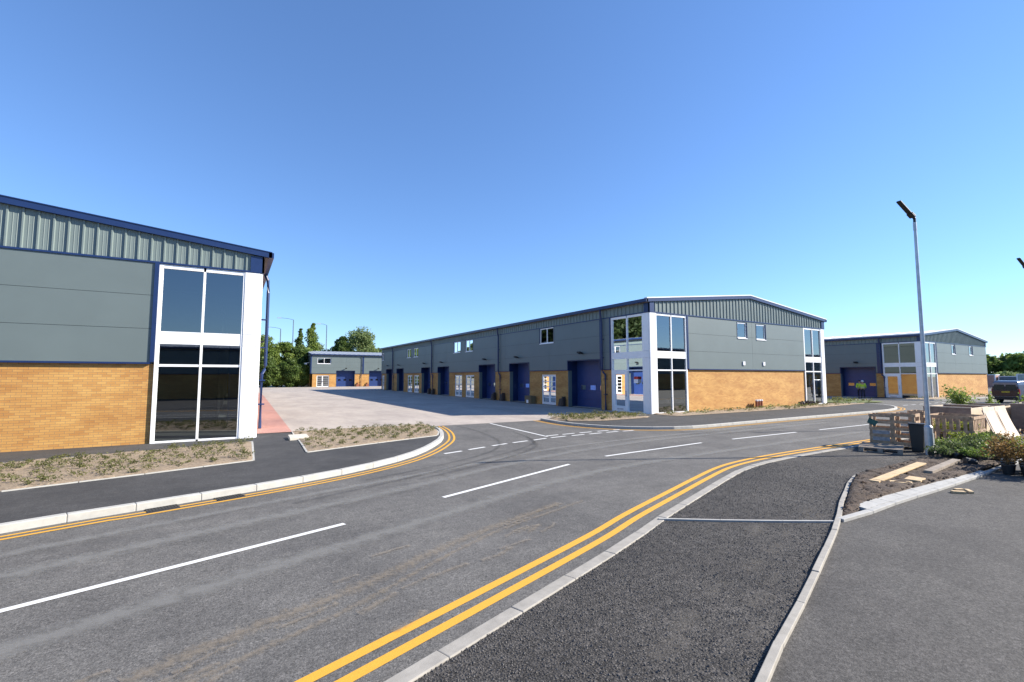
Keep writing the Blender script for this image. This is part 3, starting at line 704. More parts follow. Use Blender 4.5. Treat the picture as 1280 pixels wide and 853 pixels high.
# right-hand kerb of the junction and far side of the road
RK = [(13.3, 19.5), (13.1, 17.8), (13.15, 16.6), (13.5, 15.5), (14.05, 14.6), (14.9, 13.85), (15.9, 13.35), (17.0, 13.15), (19, 13.15), (24, 13.2), (30.5, 13.2), (34.5, 13.25), (37.5, 13.6), (39.8, 14.4), (41.7, 15.7), (42.6, 17.5), (43.0, 19.5)]
zr = lambda x, y: .1*max(0, min(1, (18.9-y)/2.2))
backr = offs([Vector((x, y, 0)) for x, y in RK], .14)
sheet('footway', [(p.x, p.y) for p in backr]+[(42.8, 22), (40.7, 22), (40.7, 19.4), (20.9, 19.4), (20.9, 21.2), (16, 21.3), (13.5, 19.6)], .003, M['path'], cuts=(16.7, 17.2, 17.8, 18.4, 18.9), zf=zr)
ribbon('kerb', RK, 0, .14, -.1, .107, M['kerb'], .915, .004, bevel=.012)
ribbon('yellow_line', RK, -.24, -.17, 0, .005, M['yellow'], .25, 0)
ribbon('yellow_line', RK, -.42, -.35, 0, .005, M['yellow'], .25, 0)
BED3 = [(13.75, 19.4), (13.9, 18.0), (14.4, 17.2), (15.2, 16.8), (18.0, 16.9), (19.0, 17.6), (19.4, 20.6), (17, 21.2), (14.8, 20.6)]
BED4 = [(20.0, 16.7), (24, 16.65), (36, 16.6), (42.0, 17.2), (42.0, 18.6), (40.9, 19.2), (20.95, 19.2)]
BED5 = [(42.0, 20.5), (42.2, 18.8), (46.5, 17.6), (47.5, 19), (47.2, 21.5), (43, 22.5)]
hump('planting_bed', BED3, .02, M['mulch'], zr, .3, .05, 4)
hump('planting_bed', BED4, .02, M['mulch'], zr, .3, .05, 5)
# second footway island with its kerb, in front of the far unit
RK2 = [(44.2, 22.5), (44.0, 20), (44.6, 18.2), (46.0, 17.3), (49, 17.0)]
KI = [(51.2, 22), (51.8, 19.5), (53.2, 17.7), (55.6, 16.5), (60, 16.2), (70, 16.2), (78, 16.2), (95, 16.2)]
bk = offs([Vector((x, y, 0)) for x, y in KI], .14)
sheet('footway', [(p.x, p.y) for p in bk]+[(95, 30), (75.3, 30), (75.3, 18.3), (57, 18.3), (57, 22)], .07, M['path'])
ribbon('kerb', KI, 0, .14, -.1, .1, M['kerb'], .915, .008)
BED6 = [(53.4, 18.5), (55.8, 16.9), (60, 16.7), (75, 16.7), (75, 18.1), (57, 18.1), (56, 19.5)]
hump('planting_bed', BED6, .085, M['mulch'], lambda x, y: 0, .5, .05, 6)
mb = MB(); 
# near side: flush kerb and rough footway
NK = [(-8, .25), (-3, 2.05), (1.05, 3.49), (2.36, 3.95), (4.48, 4.71), (5.67, 5.2), (7.39, 5.83), (8.9, 6.38), (10.3, 6.85), (11.5, 7.08), (12.9, 7.2), (14.5, 7.24), (17, 7.24), (30, 7.24), (60, 7.24), (95, 7.24)]
ED = [(-3, -.2), (1, 1.2), (3.37, 2.11), (4.73, 2.56), (6.4, 3.13), (7.95, 3.68), (8.55, 3.95), (9.3, 4.22), (10.5, 4.66), (11.3, 4.95), (12.0, 5.07), (12.9, 5.12), (14.0, 5.13), (15.0, 5.11)]
ribbon('kerb', NK, -.15, 0, -.1, .028, M['kerb_grey'], .915, .004, bevel=.01, jitter=.004)
ribbon('yellow_line', NK, .2, .305, 0, .005, M['yellow'], .25, 0)
ribbon('yellow_line', NK, .42, .525, 0, .005, M['yellow'], .25, 0)
nb = offs([Vector((x, y, 0)) for x, y in NK], -.15)
sheet('footway', [(p.x, p.y) for p in nb if p.x < 31]+[(30, 5.0), (16, 5.05), ]+[(x, y) for x, y in reversed(ED)], .014, M['binder'])
ribbon('path_edging', ED, -.035, .035, -.05, .05, M['kerb_grey'], .915, .004, bevel=.006, jitter=.006)
sheet('car_park', [(-40, -16.9), (160, -16.9), (160, 2), (95, 5), (30, 5.0), (16, 5.02)]+[(x, y) for x, y in reversed(ED)]+[(-40, -14)], .008, M['carpark'])
ribbon('path_edging', [(5.66, 5.12), (6.7, 4.39), (7.85, 3.67)], -.024, .024, -.03, .04, M['kerb_white'], .915, .006)
# white fresh kerb of the soil island
WK = [(7.97, 3.62), (8.4, 3.58), (8.9, 3.6), (10.2, 3.64), (12.1, 3.63), (14.75, 3.66), (17, 3.7), (22, 3.75)]
ribbon('kerb', WK, 0, .10, -.05, .055, M['kerb_white'], .915, .005, bevel=.008)
mb = MB(); rnd = random.Random(5); xx = 8.9
while xx < 14.6:
    w1 = rnd.uniform(.08, .22); d1 = (.17+rnd.uniform(.0, .14))*(1 if 9.1 < xx < 13 else .6)
    mb.hexa([(xx, 3.7, 0), (xx+w1+.03, 3.7, 0), (xx+w1+.03, 3.7+d1, 0), (xx, 3.7+d1, 0), (xx, 3.7, .06), (xx+w1+.03, 3.7, .0595), (xx+w1+.01, 3.69+d1, .075), (xx+.01, 3.69+d1, .075)])
    xx += w1
struct(mb.build('kerb_haunching', M['kerb_white']))
SOIL = [(8.15, 3.74), (8.7, 3.94), (9.4, 4.2), (10.55, 4.62), (11.4, 4.92), (12.1, 5.03), (13.2, 5.08), (15.0, 5.08), (17.6, 5.1), (18.5, 4.6), (18.5, 3.84), (14, 3.80), (12, 3.86), (10, 3.9), (9.2, 3.86), (8.6, 3.72)]
hump('soil_bed', SOIL, .022, M['soil'], lambda x, y: .05*max(0, min(1, (x-8.2)/2)), .1, .06, 8)
# white markings
def line(name, p, q, wd, mat='wline', z=.006):
    p = Vector((*p, 0)); q = Vector((*q, 0)); dd = (q-p).normalized(); nn = Vector((-dd.y, dd.x, 0))*wd/2
    mb.poly([(v.x, v.y, z) for v in (p-nn, q-nn, q+nn, p+nn)])
mb = MB()
for p, q in (((-4.2, 5.6), (1.52, 7.42)), ((3.37, 8.08), (7.31, 9.45)), ((8.9, 9.88), (13.42, 10.22)), ((15.1, 10.24), (19.1, 10.2)), ((20.8, 10.17), (25, 10.12)), ((26.8, 10.12), (31, 10.12)), ((33, 10.1), (37, 10.1)), ((39, 10.1), (43, 10.1)), ((45, 10.1), (49, 10.1)), ((51, 10.1), (55, 10.1)), ((-12, 3.1), (-6.6, 4.8))):
    line('', p, q, .1)
struct(mb.build('centre_line', M['wline']))
mb = MB(); line('', (10.4, 19.4), (9.93, 14.1), .1)
for p, q in (((5.25, 12.54), (5.88, 12.72)), ((6.16, 12.84), (6.82, 13.06)), ((7.13, 13.16), (7.78, 13.36)), ((8.05, 13.42), (8.72, 13.56)), ((8.97, 13.6), (9.65, 13.78)),
             ((9.87, 13.8), (10.6, 13.9)), ((10.87, 13.88), (11.5, 13.93)), ((11.75, 13.92), (12.4, 13.97)), ((12.66, 13.97), (13.3, 14.0)), ((13.5, 13.95), (14.1, 13.95)),
             ((9.95, 14.28), (10.6, 14.36)), ((10.8, 14.36), (11.4, 14.4)), ((11.66, 14.4), (12.3, 14.44)), ((12.6, 14.44), (13.2, 14.46)), ((13.45, 14.44), (13.8, 14.44)), ((16.4, 16.2), (16.41, 16.2))):
    line('', p, q, .11)
for x in (43.5, 45, 46.5, 48, 49.5, 51): line('', (x, 15.3), (x+.8, 15.3), .12)
for x in (54, 56, 58): line('', (x, 13.6), (x+1, 13.6), .12)
struct(mb.build('give_way_line', M['wline']))

# dusty streaks and tyre marks: thin worn layers with their own shape on the road
def wear_mat(name, col, lo, hi, opacity, ns=5, st=(.35, 3, 1)):
    m, t, p = newmat(name); out = t.nodes['Material Output']
    uv = t.nodes.new('ShaderNodeUVMap').outputs[0]; sep = t.nodes.new('ShaderNodeSeparateXYZ'); t.links.new(uv, sep.inputs[0])
    # uv.y is 0..1 across
    a = N(t, 'ShaderNodeMath', operation='PINGPONG'); a.inputs[1].default_value = .5; t.links.new(sep.outputs[1], a.inputs[0])
    n = noise(t, geo(t), ns, 8, .72); ad = N(t, 'ShaderNodeMath', operation='ADD'); t.links.new(n.outputs[0], ad.inputs[0])
    sc = N(t, 'ShaderNodeMath', operation='MULTIPLY'); sc.inputs[1].default_value = .9; t.links.new(a.outputs[0], sc.inputs[0]); t.links.new(sc.outputs[0], ad.inputs[1])
    r = ramp(t, ad.outputs[0], lo, hi, (0, 0, 0, 1), (opacity, opacity, opacity, 1))
    tr = t.nodes.new('ShaderNodeBsdfTransparent'); mx = t.nodes.new('ShaderNodeMixShader')
    p.inputs['Base Color'].default_value = c4(col); p.inputs['Roughness'].default_value = .9
    t.links.new(r.outputs[0], mx.inputs[0]); t.links.new(tr.outputs[0], mx.inputs[1]); t.links.new(p.outputs[0], mx.inputs[2]); t.links.new(mx.outputs[0], out.inputs[0])
    return m
M['mud'] = wear_mat('tan_mud', (.27, .225, .17), .72, 1.0, .5, 13)
M['grit'] = wear_mat('fine_grit', (.17, .155, .135), .6, 1.0, .26, 16)
M['dust'] = wear_mat('pale_dust', (.25, .245, .23), .5, .9, .5, 5)
M['skid'] = wear_mat('tyre_rubber_mark', (.035, .035, .036), .55, .95, .27, 3)
def wear(name, pts, wd, mat, z):
    f = resample(pts, .3); L_ = offs(f, wd/2); R_ = offs(f, -wd/2); mb = MB()
    for i in range(len(f)-1):
        mb.poly([(R_[i].x, R_[i].y, z), (R_[i+1].x, R_[i+1].y, z), (L_[i+1].x, L_[i+1].y, z), (L_[i].x, L_[i].y, z)], [(i, 0), (i+1, 0), (i+1, 1), (i, 1)])
    return struct(mb.build(name, M[mat]))
wear('mud_streak', [(-.5, 4.1), (-.17, 4.22), (.3, 4.42), (1.15, 4.79), (2.1, 5.35), (3.29, 5.95), (4.55, 6.34), (5.4, 6.6)], .2, 'mud', .0085)
wear('mud_streak', [(-.6, 4.45), (.2, 4.8), (1.3, 5.2), (2.6, 5.85), (3.8, 6.3), (5, 6.7)], .45, 'mud', .0095)
rnd = random.Random(21)
for k in range(22):
    x_ = rnd.uniform(-1.4, 4.5); y_ = 4.35+.40*x_+rnd.gauss(0, .3)+(.3 if k % 2 else 0)
    wear('mud_patch', [(x_, y_), (x_+rnd.uniform(.1, .3), y_+rnd.uniform(.03, .1)), (x_+rnd.uniform(.35, .6), y_+rnd.uniform(.1, .25))], rnd.uniform(.1, .2), 'mud', .0115+.0002*k)
for k in range(16):
    x_ = rnd.uniform(1.8, 8); lo_ = np.interp(x_, [e[0] for e in ED], [e[1] for e in ED]); y_ = lo_+rnd.uniform(.2, 1.0)
    wear('dust_patch', [(x_, y_), (x_+.2, y_+.06), (x_+.45, y_+rnd.uniform(.05, .2))], rnd.uniform(.2, .45), 'grit', .0172+.0002*k)
wear('dust_track', [(-6, 6.9), (-2.7, 8.15), (0, 9.1), (2.6, 9.9), (5, 10.6), (8, 11.6), (12, 12.05), (18, 12.1), (26, 12.1)], .35, 'dust', .0085)
wear('dust_track', [(-6, 6.0), (-2.4, 7.3), (.5, 8.3), (3, 9.1), (6, 10.2), (9, 11.0), (14, 11.5), (24, 11.5)], .5, 'dust', .0105)
wear('dust_track', [(-3, 4.9), (.5, 6.2), (3, 7.1), (6, 8.1), (9, 8.6), (14, 8.8), (22, 8.9)], .5, 'dust', .0085)
wear('dust_track', [(15.5, 12.7), (17, 12.3), (19.5, 12.35)], .5, 'dust', .0125)
wear('tyre_mark', [(2.5, 10.2), (5, 11.2), (6.8, 12.4), (7.9, 14.2), (8.5, 17), (8.6, 19.3)], .2, 'skid', .0145)
wear('tyre_mark', [(3.5, 9.7), (6, 10.8), (8.2, 12.3), (9.3, 14.5)], .2, 'skid', .0165)
wear('tyre_mark', [(1, 9.0), (3, 9.8), (5.5, 11.0), (8.6, 13.0), (9.6, 16)], .2, 'skid', .0185)
wear('tyre_mark', [(15, 11.9), (17, 11.3), (20, 11.1)], .22, 'skid', .0185)
# gullies
def gully(x, y, rz, lab):
    g = empty('gully_grate', (x, y, 0), lab, 'drain', 'road gullies by the left kerb', rz)
    m_ = MB(); m_.box(-.22, .22, -.02, 0, .001, .012); m_.box(-.22, .22, -.26, -.24, .001, .012); m_.box(-.22, -.2, -.24, -.02, .001, .012); m_.box(.2, .22, -.24, -.02, .001, .012)
    for k in range(9): m_.hexa([(-.19+k*.043, -.24, .001), (-.17+k*.043, -.24, .001), (-.155+k*.043, -.02, .001), (-.175+k*.043, -.02, .001), (-.19+k*.043, -.24, .013), (-.17+k*.043, -.24, .013), (-.155+k*.043, -.02, .013), (-.175+k*.043, -.02, .013)])
    m_.build('grate', M['iron'], g)
    b_ = MB(); b_.poly([(-.2, -.24, .0065), (.2, -.24, .0065), (.2, -.02, .0065), (-.2, -.02, .0065)]); b_.build('pit', M['black'], g)
gully(-.95, 9.93, R(16), 'black iron gully grate by the left kerb, nearer the left edge of the photo')
gully(-.0, 10.2, R(18), 'black iron gully grate by the left kerb, the one further right below the glazed corner')

# ------------------------------------------------------------------ vegetation
def leafmesh(name, pts, size, rs, flat=0, aspect=.6):
    n = len(pts); d1 = rs.normal(size=(n, 3)); d1[:, 2] *= (1-flat); d1 /= np.linalg.norm(d1, axis=1)[:, None]
    d2 = rs.normal(size=(n, 3)); d2 -= (d2*d1).sum(1)[:, None]*d1; d2 /= np.linalg.norm(d2, axis=1)[:, None]
    s = size*rs.uniform(.6, 1.4, n)[:, None]
    v = np.stack([pts-d1*s, pts-d2*s*aspect, pts+d1*s, pts+d2*s*aspect], 1).reshape(-1, 3).astype('f')
    me = bpy.data.meshes.new(name); me.vertices.add(4*n); me.vertices.foreach_set('co', v.ravel())
    me.loops.add(4*n); me.loops.foreach_set('vertex_index', np.arange(4*n, dtype='i'))
    me.polygons.add(n); me.polygons.foreach_set('loop_start', np.arange(0, 4*n, 4, dtype='i')); me.polygons.foreach_set('loop_total', np.full(n, 4, dtype='i'))
    me.update(calc_edges=True); return me
def tree(name, label, cat, x, y, h, r, seed, mat='leaf', n=6000, leaf=.22, base=.15, nb=26, group=None, z0=0, squash=1.0):
    pop = squash < 1
    rs = np.random.RandomState(seed); root = empty(name, (x, y, z0), label, cat, group)
    hb = h*base; ch = (h-hb)/2; cz = hb+ch
    # clump centres
    cs = []; 
    while len(cs) < nb:
        q = rs.uniform(-1, 1, 3)
        if np.linalg.norm(q) > 1 or np.linalg.norm(q) < .35: continue
        wd = (1-.28*max(0, q[2])) if squash == 1.0 else 1.0
        cs.append((q[0]*r*.78*wd, q[1]*r*.78*wd, cz+q[2]*ch*.82))
    if pop:
        zz_ = np.linspace(base+.02, .95, nb); ww_ = np.clip(np.minimum(zz_*4, (1.04-zz_)*3.2), .12, 1)
        cs = [(rs.normal(0, .25)*r*a_, rs.normal(0, .25)*r*a_, q_*h) for q_, a_ in zip(zz_, ww_)]
    cs = np.array(cs); cr = rs.uniform(.24, .42, nb)*min(r, ch*1.3)
    if pop: cr = rs.uniform(.55, .8, nb)*r*ww_
    idx = rs.randint(0, nb, n); dirs = rs.normal(size=(n, 3)); dirs /= np.linalg.norm(dirs, axis=1)[:, None]
    rad = cr[idx]*np.clip(rs.normal(.85, .2, n), .1, 1.3)
    pts = cs[idx]+dirs*rad[:, None]*np.array([1, 1, .8]); pts[:, 2] = np.clip(pts[:, 2], .15, None)
    link('crown', leafmesh('crown', pts, leaf, rs), M[mat], root)
    t = MB(); t.tube([(0, 0, -.1), (.05*r, 0, hb+.3), (0, .04*r, cz), (0, 0, cz+ch*.7)], [h*.028, h*.02, h*.012, h*.003], 8)
    for k in range(7):
        c_ = cs[k]; st = hb+(c_[2]-hb)*.45
        t.tube([(0, 0, max(.3, st)), (c_[0]*.5, c_[1]*.5, (st+c_[2])/2), tuple(c_)], [h*.010, h*.006, h*.002], 5)
    t.build('trunk', M['bark'], root)
    return root
GT = 'trees at the far end of the yard'
TR = [
 ('broad_tree', 'dense leafy tree rising just right of the left building, first of the row', 5.2, 106, 11.0, 3.4, 'leaf'),
 ('broad_tree', 'bushy tree, second from the left of the row beyond the yard', 8.6, 107, 10.6, 2.9, 'leaf'),
 ('broad_tree', 'rounded tree in the middle of the row, a little lower than its neighbours', 11.6, 107.5, 9.2, 2.9, 'leaf_dark'),
 ('broad_tree', 'tree crown showing directly left of the low far unit', 13.6, 112, 8.8, 2.9, 'leaf'),
 ('broad_tree', 'low dark bush growing at the foot of the tree row', 9.8, 104.2, 6.2, 2.6, 'leaf_dark'),
 ('broad_tree', 'low dark bush tucked behind the corner of the left building', 5.6, 103.6, 6.6, 2.6, 'leaf_dark'),
 ('broad_tree', 'low bush beside the gable of the low far unit', 12.2, 105, 5.4, 1.8, 'leaf'),
 ('broad_tree', 'light green bush in front of the middle of the tree row', 7.6, 104.6, 5.2, 2.2, 'leaf'),
 ('broad_tree', 'low bush filling the gap under the second and third tree', 10.6, 106.0, 5.0, 2.4, 'leaf'),
 ('broad_tree', 'tall leafy tree further back behind the first of the row', 3.0, 110, 11.5, 4.0, 'leaf'),
]
for i, (nm, lb, x, y, h, r, mt) in enumerate(TR): tree(nm, lb, 'tree', x, y, h, r, 20+i, mt, 15000, .2, .0, 44)
tree('poplar_tree', 'slim poplar, the smaller and further left of the two', 'tree', 15.0, 135, 15.4, 1.3, 41, 'leaf_dark', 4000, .22, .08, 22, squash=.5)
tree('poplar_tree', 'tall poplar column, the bigger of the pair above the roof', 'tree', 17.9, 135, 17.0, 1.9, 42, 'leaf', 6500, .22, .08, 26, squash=.5)
tree('broad_tree', 'large rounded tree standing tall behind the low far unit', 'tree', 30.4, 135, 16.6, 5.4, 43, 'leaf_light', 15000, .26, .1, 60)
tree('broad_tree', 'darker crown merging into the left side of the large rounded tree', 'tree', 25.8, 134, 13.6, 3.0, 44, 'leaf_dark', 11000, .24, .2, 40)
tree('broad_tree', 'pale hazy tree seen over the roof between poplar and big tree', 'tree', 21.0, 140, 12.4, 3.6, 45, 'leaf_light', 7000, .26, .1, 26)
tree('broad_tree', 'small tree poking over the roofs where the two buildings meet', 'tree', 37.0, 137, 11.6, 2.3, 46, 'leaf_dark', 3500, .22, .2, 16)
for i, (x, y, h, r) in enumerate([(-26, 44, 15, 6), (-25, 54, 18, 6), (-26, 64, 17.5, 6), (-25, 74, 18, 6), (-16, 84, 15, 6), (-5, 92, 12, 5)]):
    tree('broad_tree', 'leafy tree standing behind the left building', 'tree', x, y, h, r, 60+i, 'leaf_shadow', 8000, .5, .05, 34, group='trees behind the left building')
# distant woods on the right
for i, (x, y, h, r, mt) in enumerate([(198, 50, 9.5, 6, 'leaf_dark'), (204, 45, 8.6, 5.5, 'leaf_dark'), (200, 40.5, 9.2, 5, 'leaf'), (207, 37, 8.0, 5, 'leaf_dark'), (200, 32, 8.4, 5.5, 'leaf_dark'), (207, 55, 9, 6, 'leaf'), (200, 27, 8.0, 5, 'leaf_dark')]):
    tree('broad_tree', ['rounded dark tree on the far right skyline nearest the small unit', 'dark tree behind the first on the far right skyline', 'highest pointed tree of the far right skyline above the van', 'low dark tree in the dip of the far right skyline', 'dark tree above the pale car on the far right skyline', 'tree hidden partly by the small unit on the skyline', 'last tree of the skyline at the right edge'][i], 'tree', x, y, h, r, 80+i, mt, 5000, .5, .05, 24)
rs = np.random.RandomState(5); pts = np.stack([rs.uniform(168, 176, 9000), rs.uniform(20, 60, 9000), rs.uniform(.1, 3.4, 9000)], 1); pts[:, 2] *= (.75+.25*np.sin(pts[:, 1]*.7))
tag(link('hedge', leafmesh('hedge', pts, .35, rs), M['leaf_light']), 'long pale green hedge below the skyline trees on the far right', 'hedge')
def container(x, y, l, h, mat, lab):
    r = empty('shipping_container', (x, y, 0), lab, 'container')
    m_ = MB(); m_.box(0, 2.4, 0, l, .1, h); 
    for k in range(int(l/.4)): m_.box(-.04, -.001, .1+k*.4, .3+k*.4, .25, h-.15)
    m_.build('body', mat, r); m_ = MB(); m_.box(-.06, 2.46, -.06, l+.06, h+.001, h+.12); m_.box(-.06, 0, -.06, .1, .1, h); m_.box(-.06, 0, l-.1, l+.06, .1, h); m_.build('frame', M['verge'], r)
container(120, 28.2, 2.4, 2.4, M['container_pink'], 'faded red container beside the small unit, far right background')
container(121, 25.4, 2.6, 2.1, M['container_blue'], 'dark blue-grey container between the red and pale ones')
container(118, 21.2, 3.8, 2.5, M['container_green'], 'pale green container above the roof of the van')
fr = empty('metal_fence', (110, 12, 0), 'low brown railing fence at the right edge behind the parked cars', 'fence')
m_ = MB()
for k in range(38): m_.bar((0, k*.28, 0), (0, k*.28, 1.7), .06, .06)
m_.build('railing', M['ply_dark'], fr); m_ = MB(); m_.bar((0, 0, 1.5), (0, 10.6, 1.5), .07, .1); m_.bar((0, 0, .4), (0, 10.6, .4), .07, .1); m_.build('rail', M['ply_dark'], fr)

# young shrubs in the beds: three meshes shared by every plant
def tuft(seed, n, rad, h, mat, ls):
    rs = np.random.RandomState(seed); nb = 7; cs = np.stack([rs.normal(0, rad*.45, nb), rs.normal(0, rad*.45, nb), rs.uniform(.35, .9, nb)*h], 1)
    idx = rs.randint(0, nb, n); pts = cs[idx]+rs.normal(0, 1, (n, 3))*np.array([rad*.25, rad*.25, h*.16]); pts[:, 2] = np.clip(pts[:, 2], .015, h*1.2)
    me = leafmesh('shrub', pts, ls, rs, 0, .45); me.materials.append(M[mat]); return me
TF = [tuft(1, 70, .2, .17, 'leaf_bed', .028), tuft(2, 60, .17, .13, 'leaf_bed', .028), tuft(3, 85, .22, .2, 'leaf_bed', .03), tuft(4, 60, .17, .14, 'leaf_bed', .03)]
TFF = [tuft(5, 40, .3, .22, 'leaf_bed', .055), tuft(6, 40, .26, .18, 'leaf_bed', .055), tuft(7, 36, .3, .24, 'leaf_light', .055)]
def inside(p, poly):
    c = False
    for (x1, y1), (x2, y2) in zip(poly, poly[1:]+poly[:1]):
        if (y1 > p[1]) != (y2 > p[1]) and p[0] < (x2-x1)*(p[1]-y1)/(y2-y1)+x1: c = not c
    return c
def plant_bed(poly, step, label, group, meshes, zf, seed, margin=.1, xmin=-99, z=.03, sc=(.8, 1.25)):
    rnd = random.Random(seed); xs = [p[0] for p in poly]; ys = [p[1] for p in poly]; y = min(ys); k = 0; row = 0
    while y < max(ys):
        x = min(xs)+(row % 2)*step*.5
        while x < max(xs):
            px = x+rnd.uniform(-.13, .13)*step*2; py = y+rnd.uniform(-.13, .13)*step*2
            if px > xmin and not (1.5 < px < 2.55 and 16.9 < py < 18.6) and all(inside((px+a, py+b), poly) for a, b in ((margin, 0), (-margin, 0), (0, margin), (0, -margin))) and rnd.random() > .03:
                o = bpy.data.objects.new('young_shrub', meshes[rnd.randrange(len(meshes))]); C.objects.link(o)
                o.location = (px, py, zf(px, py)+z); o.rotation_euler = (0, 0, rnd.uniform(0, 6.3)); s = rnd.uniform(*sc); o.scale = (s, s, s*rnd.uniform(.85, 1.15))
                tag(o, label, 'shrub', group); k += 1
            x += step
        y += step*.87; row += 1
    return k
k1 = plant_bed(BED1, .47, 'small young shrub in the mulch bed in front of the left building', 'shrubs in the left bed', TF, zl, 1, xmin=-4.7, sc=(.6, .95))
k2 = plant_bed(BED2, .5, 'small young shrub in the bed at the curve of the left kerb', 'shrubs in the curved kerb bed', TF, zl, 2, sc=(.6, .9))
k3 = plant_bed(BED3, .62, 'small young shrub in the bed facing the white glazed entrance', 'shrubs by the entrance', TF, zr, 3, .1, sc=(1, 1.5))
k4 = plant_bed(BED4, .95, 'low shrub in the strip along the sunlit brick gable', 'shrubs along the brick gable', TFF, zr, 4, .1, sc=(.6, 1.0))
hump('planting_bed', BED5, .02, M['grass'], lambda x, y: .04, .35, .08, 9)
k5 = plant_bed(BED5, 1.1, 'low green shrub on the mound between the two buildings', 'shrubs on the mound', TFF, zr, 5, .1, sc=(1.2, 1.6))
k6 = plant_bed(BED6, 2.0, 'low shrub in the bed below the small unit behind the lamp post', 'shrubs below the small unit', TFF, lambda x, y: .06, 6, .1, sc=(1.1, 1.5))
print('SHRUBS', k1, k2, k3, k4, k5, k6)

# loose stone chippings on the rough footway
rs = np.random.RandomState(11); n = 16000
tt = rs.uniform(0, 1, n)**1.6; px = .9+tt*11; lo_ = np.interp(px, [e[0] for e in ED], [e[1] for e in ED]); hi_ = np.interp(px, [e[0] for e in NK], [e[1] for e in NK])-.16
qq = rs.beta(.75, .75, n); py = lo_+.045+(hi_-lo_-.03)*qq; sz = rs.uniform(.004, .0105, n)*(1+.25*(np.abs(qq-.5) > .47))
oc = np.array([[1, 0, 0], [0, 1, 0], [-1, 0, 0], [0, -1, 0], [0, 0, .8], [0, 0, -.8]])
V = (oc[None]*sz[:, None, None]*rs.uniform(.6, 1.4, (n, 6, 3)))+np.stack([px, py, np.full(n, .016)], 1)[:, None, :]
fc = np.array([[0, 1, 4], [1, 2, 4], [2, 3, 4], [3, 0, 4]])
FF = (fc[None]+np.arange(n)[:, None, None]*6).reshape(-1, 3)
me = bpy.data.meshes.new('stone_chippings'); me.from_pydata(V.reshape(-1, 3).tolist(), [], FF.tolist())
M['stone'] = plain('stone_chip', (.085, .08, .076), .75, var=.75, nscale=45)
struct(link('stone_chippings', me, M['stone']), 'stuff')
n = 1500; V = []; FF = []
for k in range(n):
    for _ in range(20):
        p = (rs.uniform(8.2, 17.6), rs.uniform(3.75, 5.05))
        if inside(p, SOIL): break
    s = rs.uniform(.008, .028); i = len(V)
    zc = .05*max(0, min(1, (p[0]-8.2)/2))+.05
    V += [[p[0]+a*s*rs.uniform(.6, 1.4), p[1]+b*s*rs.uniform(.6, 1.4), zc+c_*s] for a, b, c_ in oc]; FF += [[i+q for q in f] for f in [[0, 1, 4], [1, 2, 4], [2, 3, 4], [3, 0, 4], [1, 0, 5], [2, 1, 5], [3, 2, 5], [0, 3, 5]]]
me = bpy.data.meshes.new('soil_clods'); me.from_pydata(V, [], FF); struct(link('soil_clods', me, M['soil']), 'stuff')

# ------------------------------------------------------------------ lamp posts
def lamp(x, y, lab):
    r = empty('street_lamp', (x, y, 0), lab, 'street lamp')
    m_ = MB(); m_.tube([(0, 0, 0), (0, 0, .78), (0, 0, .84)], [.098, .098, .06], 16); m_.build('base', M['steel'], r, smooth=False)
    m_ = MB(); m_.tube([(0, 0, .8), (0, 0, 6.6)], [.058, .036], 16); m_.tube([(0, 0, 6.4), (0, 0, 6.63)], [.044, .044], 12); m_.build('pole', M['steel'], r)
    m_ = MB(); m_.tube([(0, 0, 6.62), (0, 0, 6.76)], .034, 10); m_.tube([(0, 0, 6.75), (-.10, .02, 6.81)], .036, 8); m_.build('bracket', M['black'], r)
    m_ = MB(); a = Vector((-.06, .01, 6.78)); b = Vector((-.22, .035, 6.87)); c_ = Vector((-.72, .10, 7.15))
    m_.bar(a, b, .15, .075); m_.bar(b, c_, .12, .045); m_.build('lamp_head', M['black'], r, bevel=.012)
    m_ = MB(); m_.box(-.05, .05, -.102, -.0975, .3, .62); m_.build('access_door', M['steel'], r)
    return r
lamp(16.75, 5.35, 'slender galvanised lamp post with black head, rising beside the plants')
lamp(28.9, 5.55, 'second lamp, only its black head showing at the right edge')
def highway(x, y, h, lab, arm=2.6):
    r = empty('highway_lamp', (x, y, 0), lab, 'street lamp'); m_ = MB(); m_.tube([(0, 0, 0), (0, 0, h)], [.13, .10], 8); m_.tube([(0, 0, h), (-arm*.5, 0, h+.25), (-arm, 0, h+.3)], .05, 6); m_.build('pole', M['container_blue'], r)
    m_ = MB(); m_.bar((-arm-.9, 0, h+.26), (-arm, 0, h+.3), .35, .16); m_.build('lamp_head', M['steel'], r)
highway(10.32*.9, 121.5, 13.3, 'distant highway lamp above the trees, leftmost and lowest of three', 2.2)
highway(13.28*.9, 121.5, 15.6, 'distant highway lamp, tallest, just left of the poplars', 2.6)
highway(21.61*.9, 121.5, 14.7, 'distant highway lamp between the poplars and the large tree', 1.4)
highway(34.2, 150, 15.4, 'faint distant highway lamp in front of the large rounded tree', 0.8)

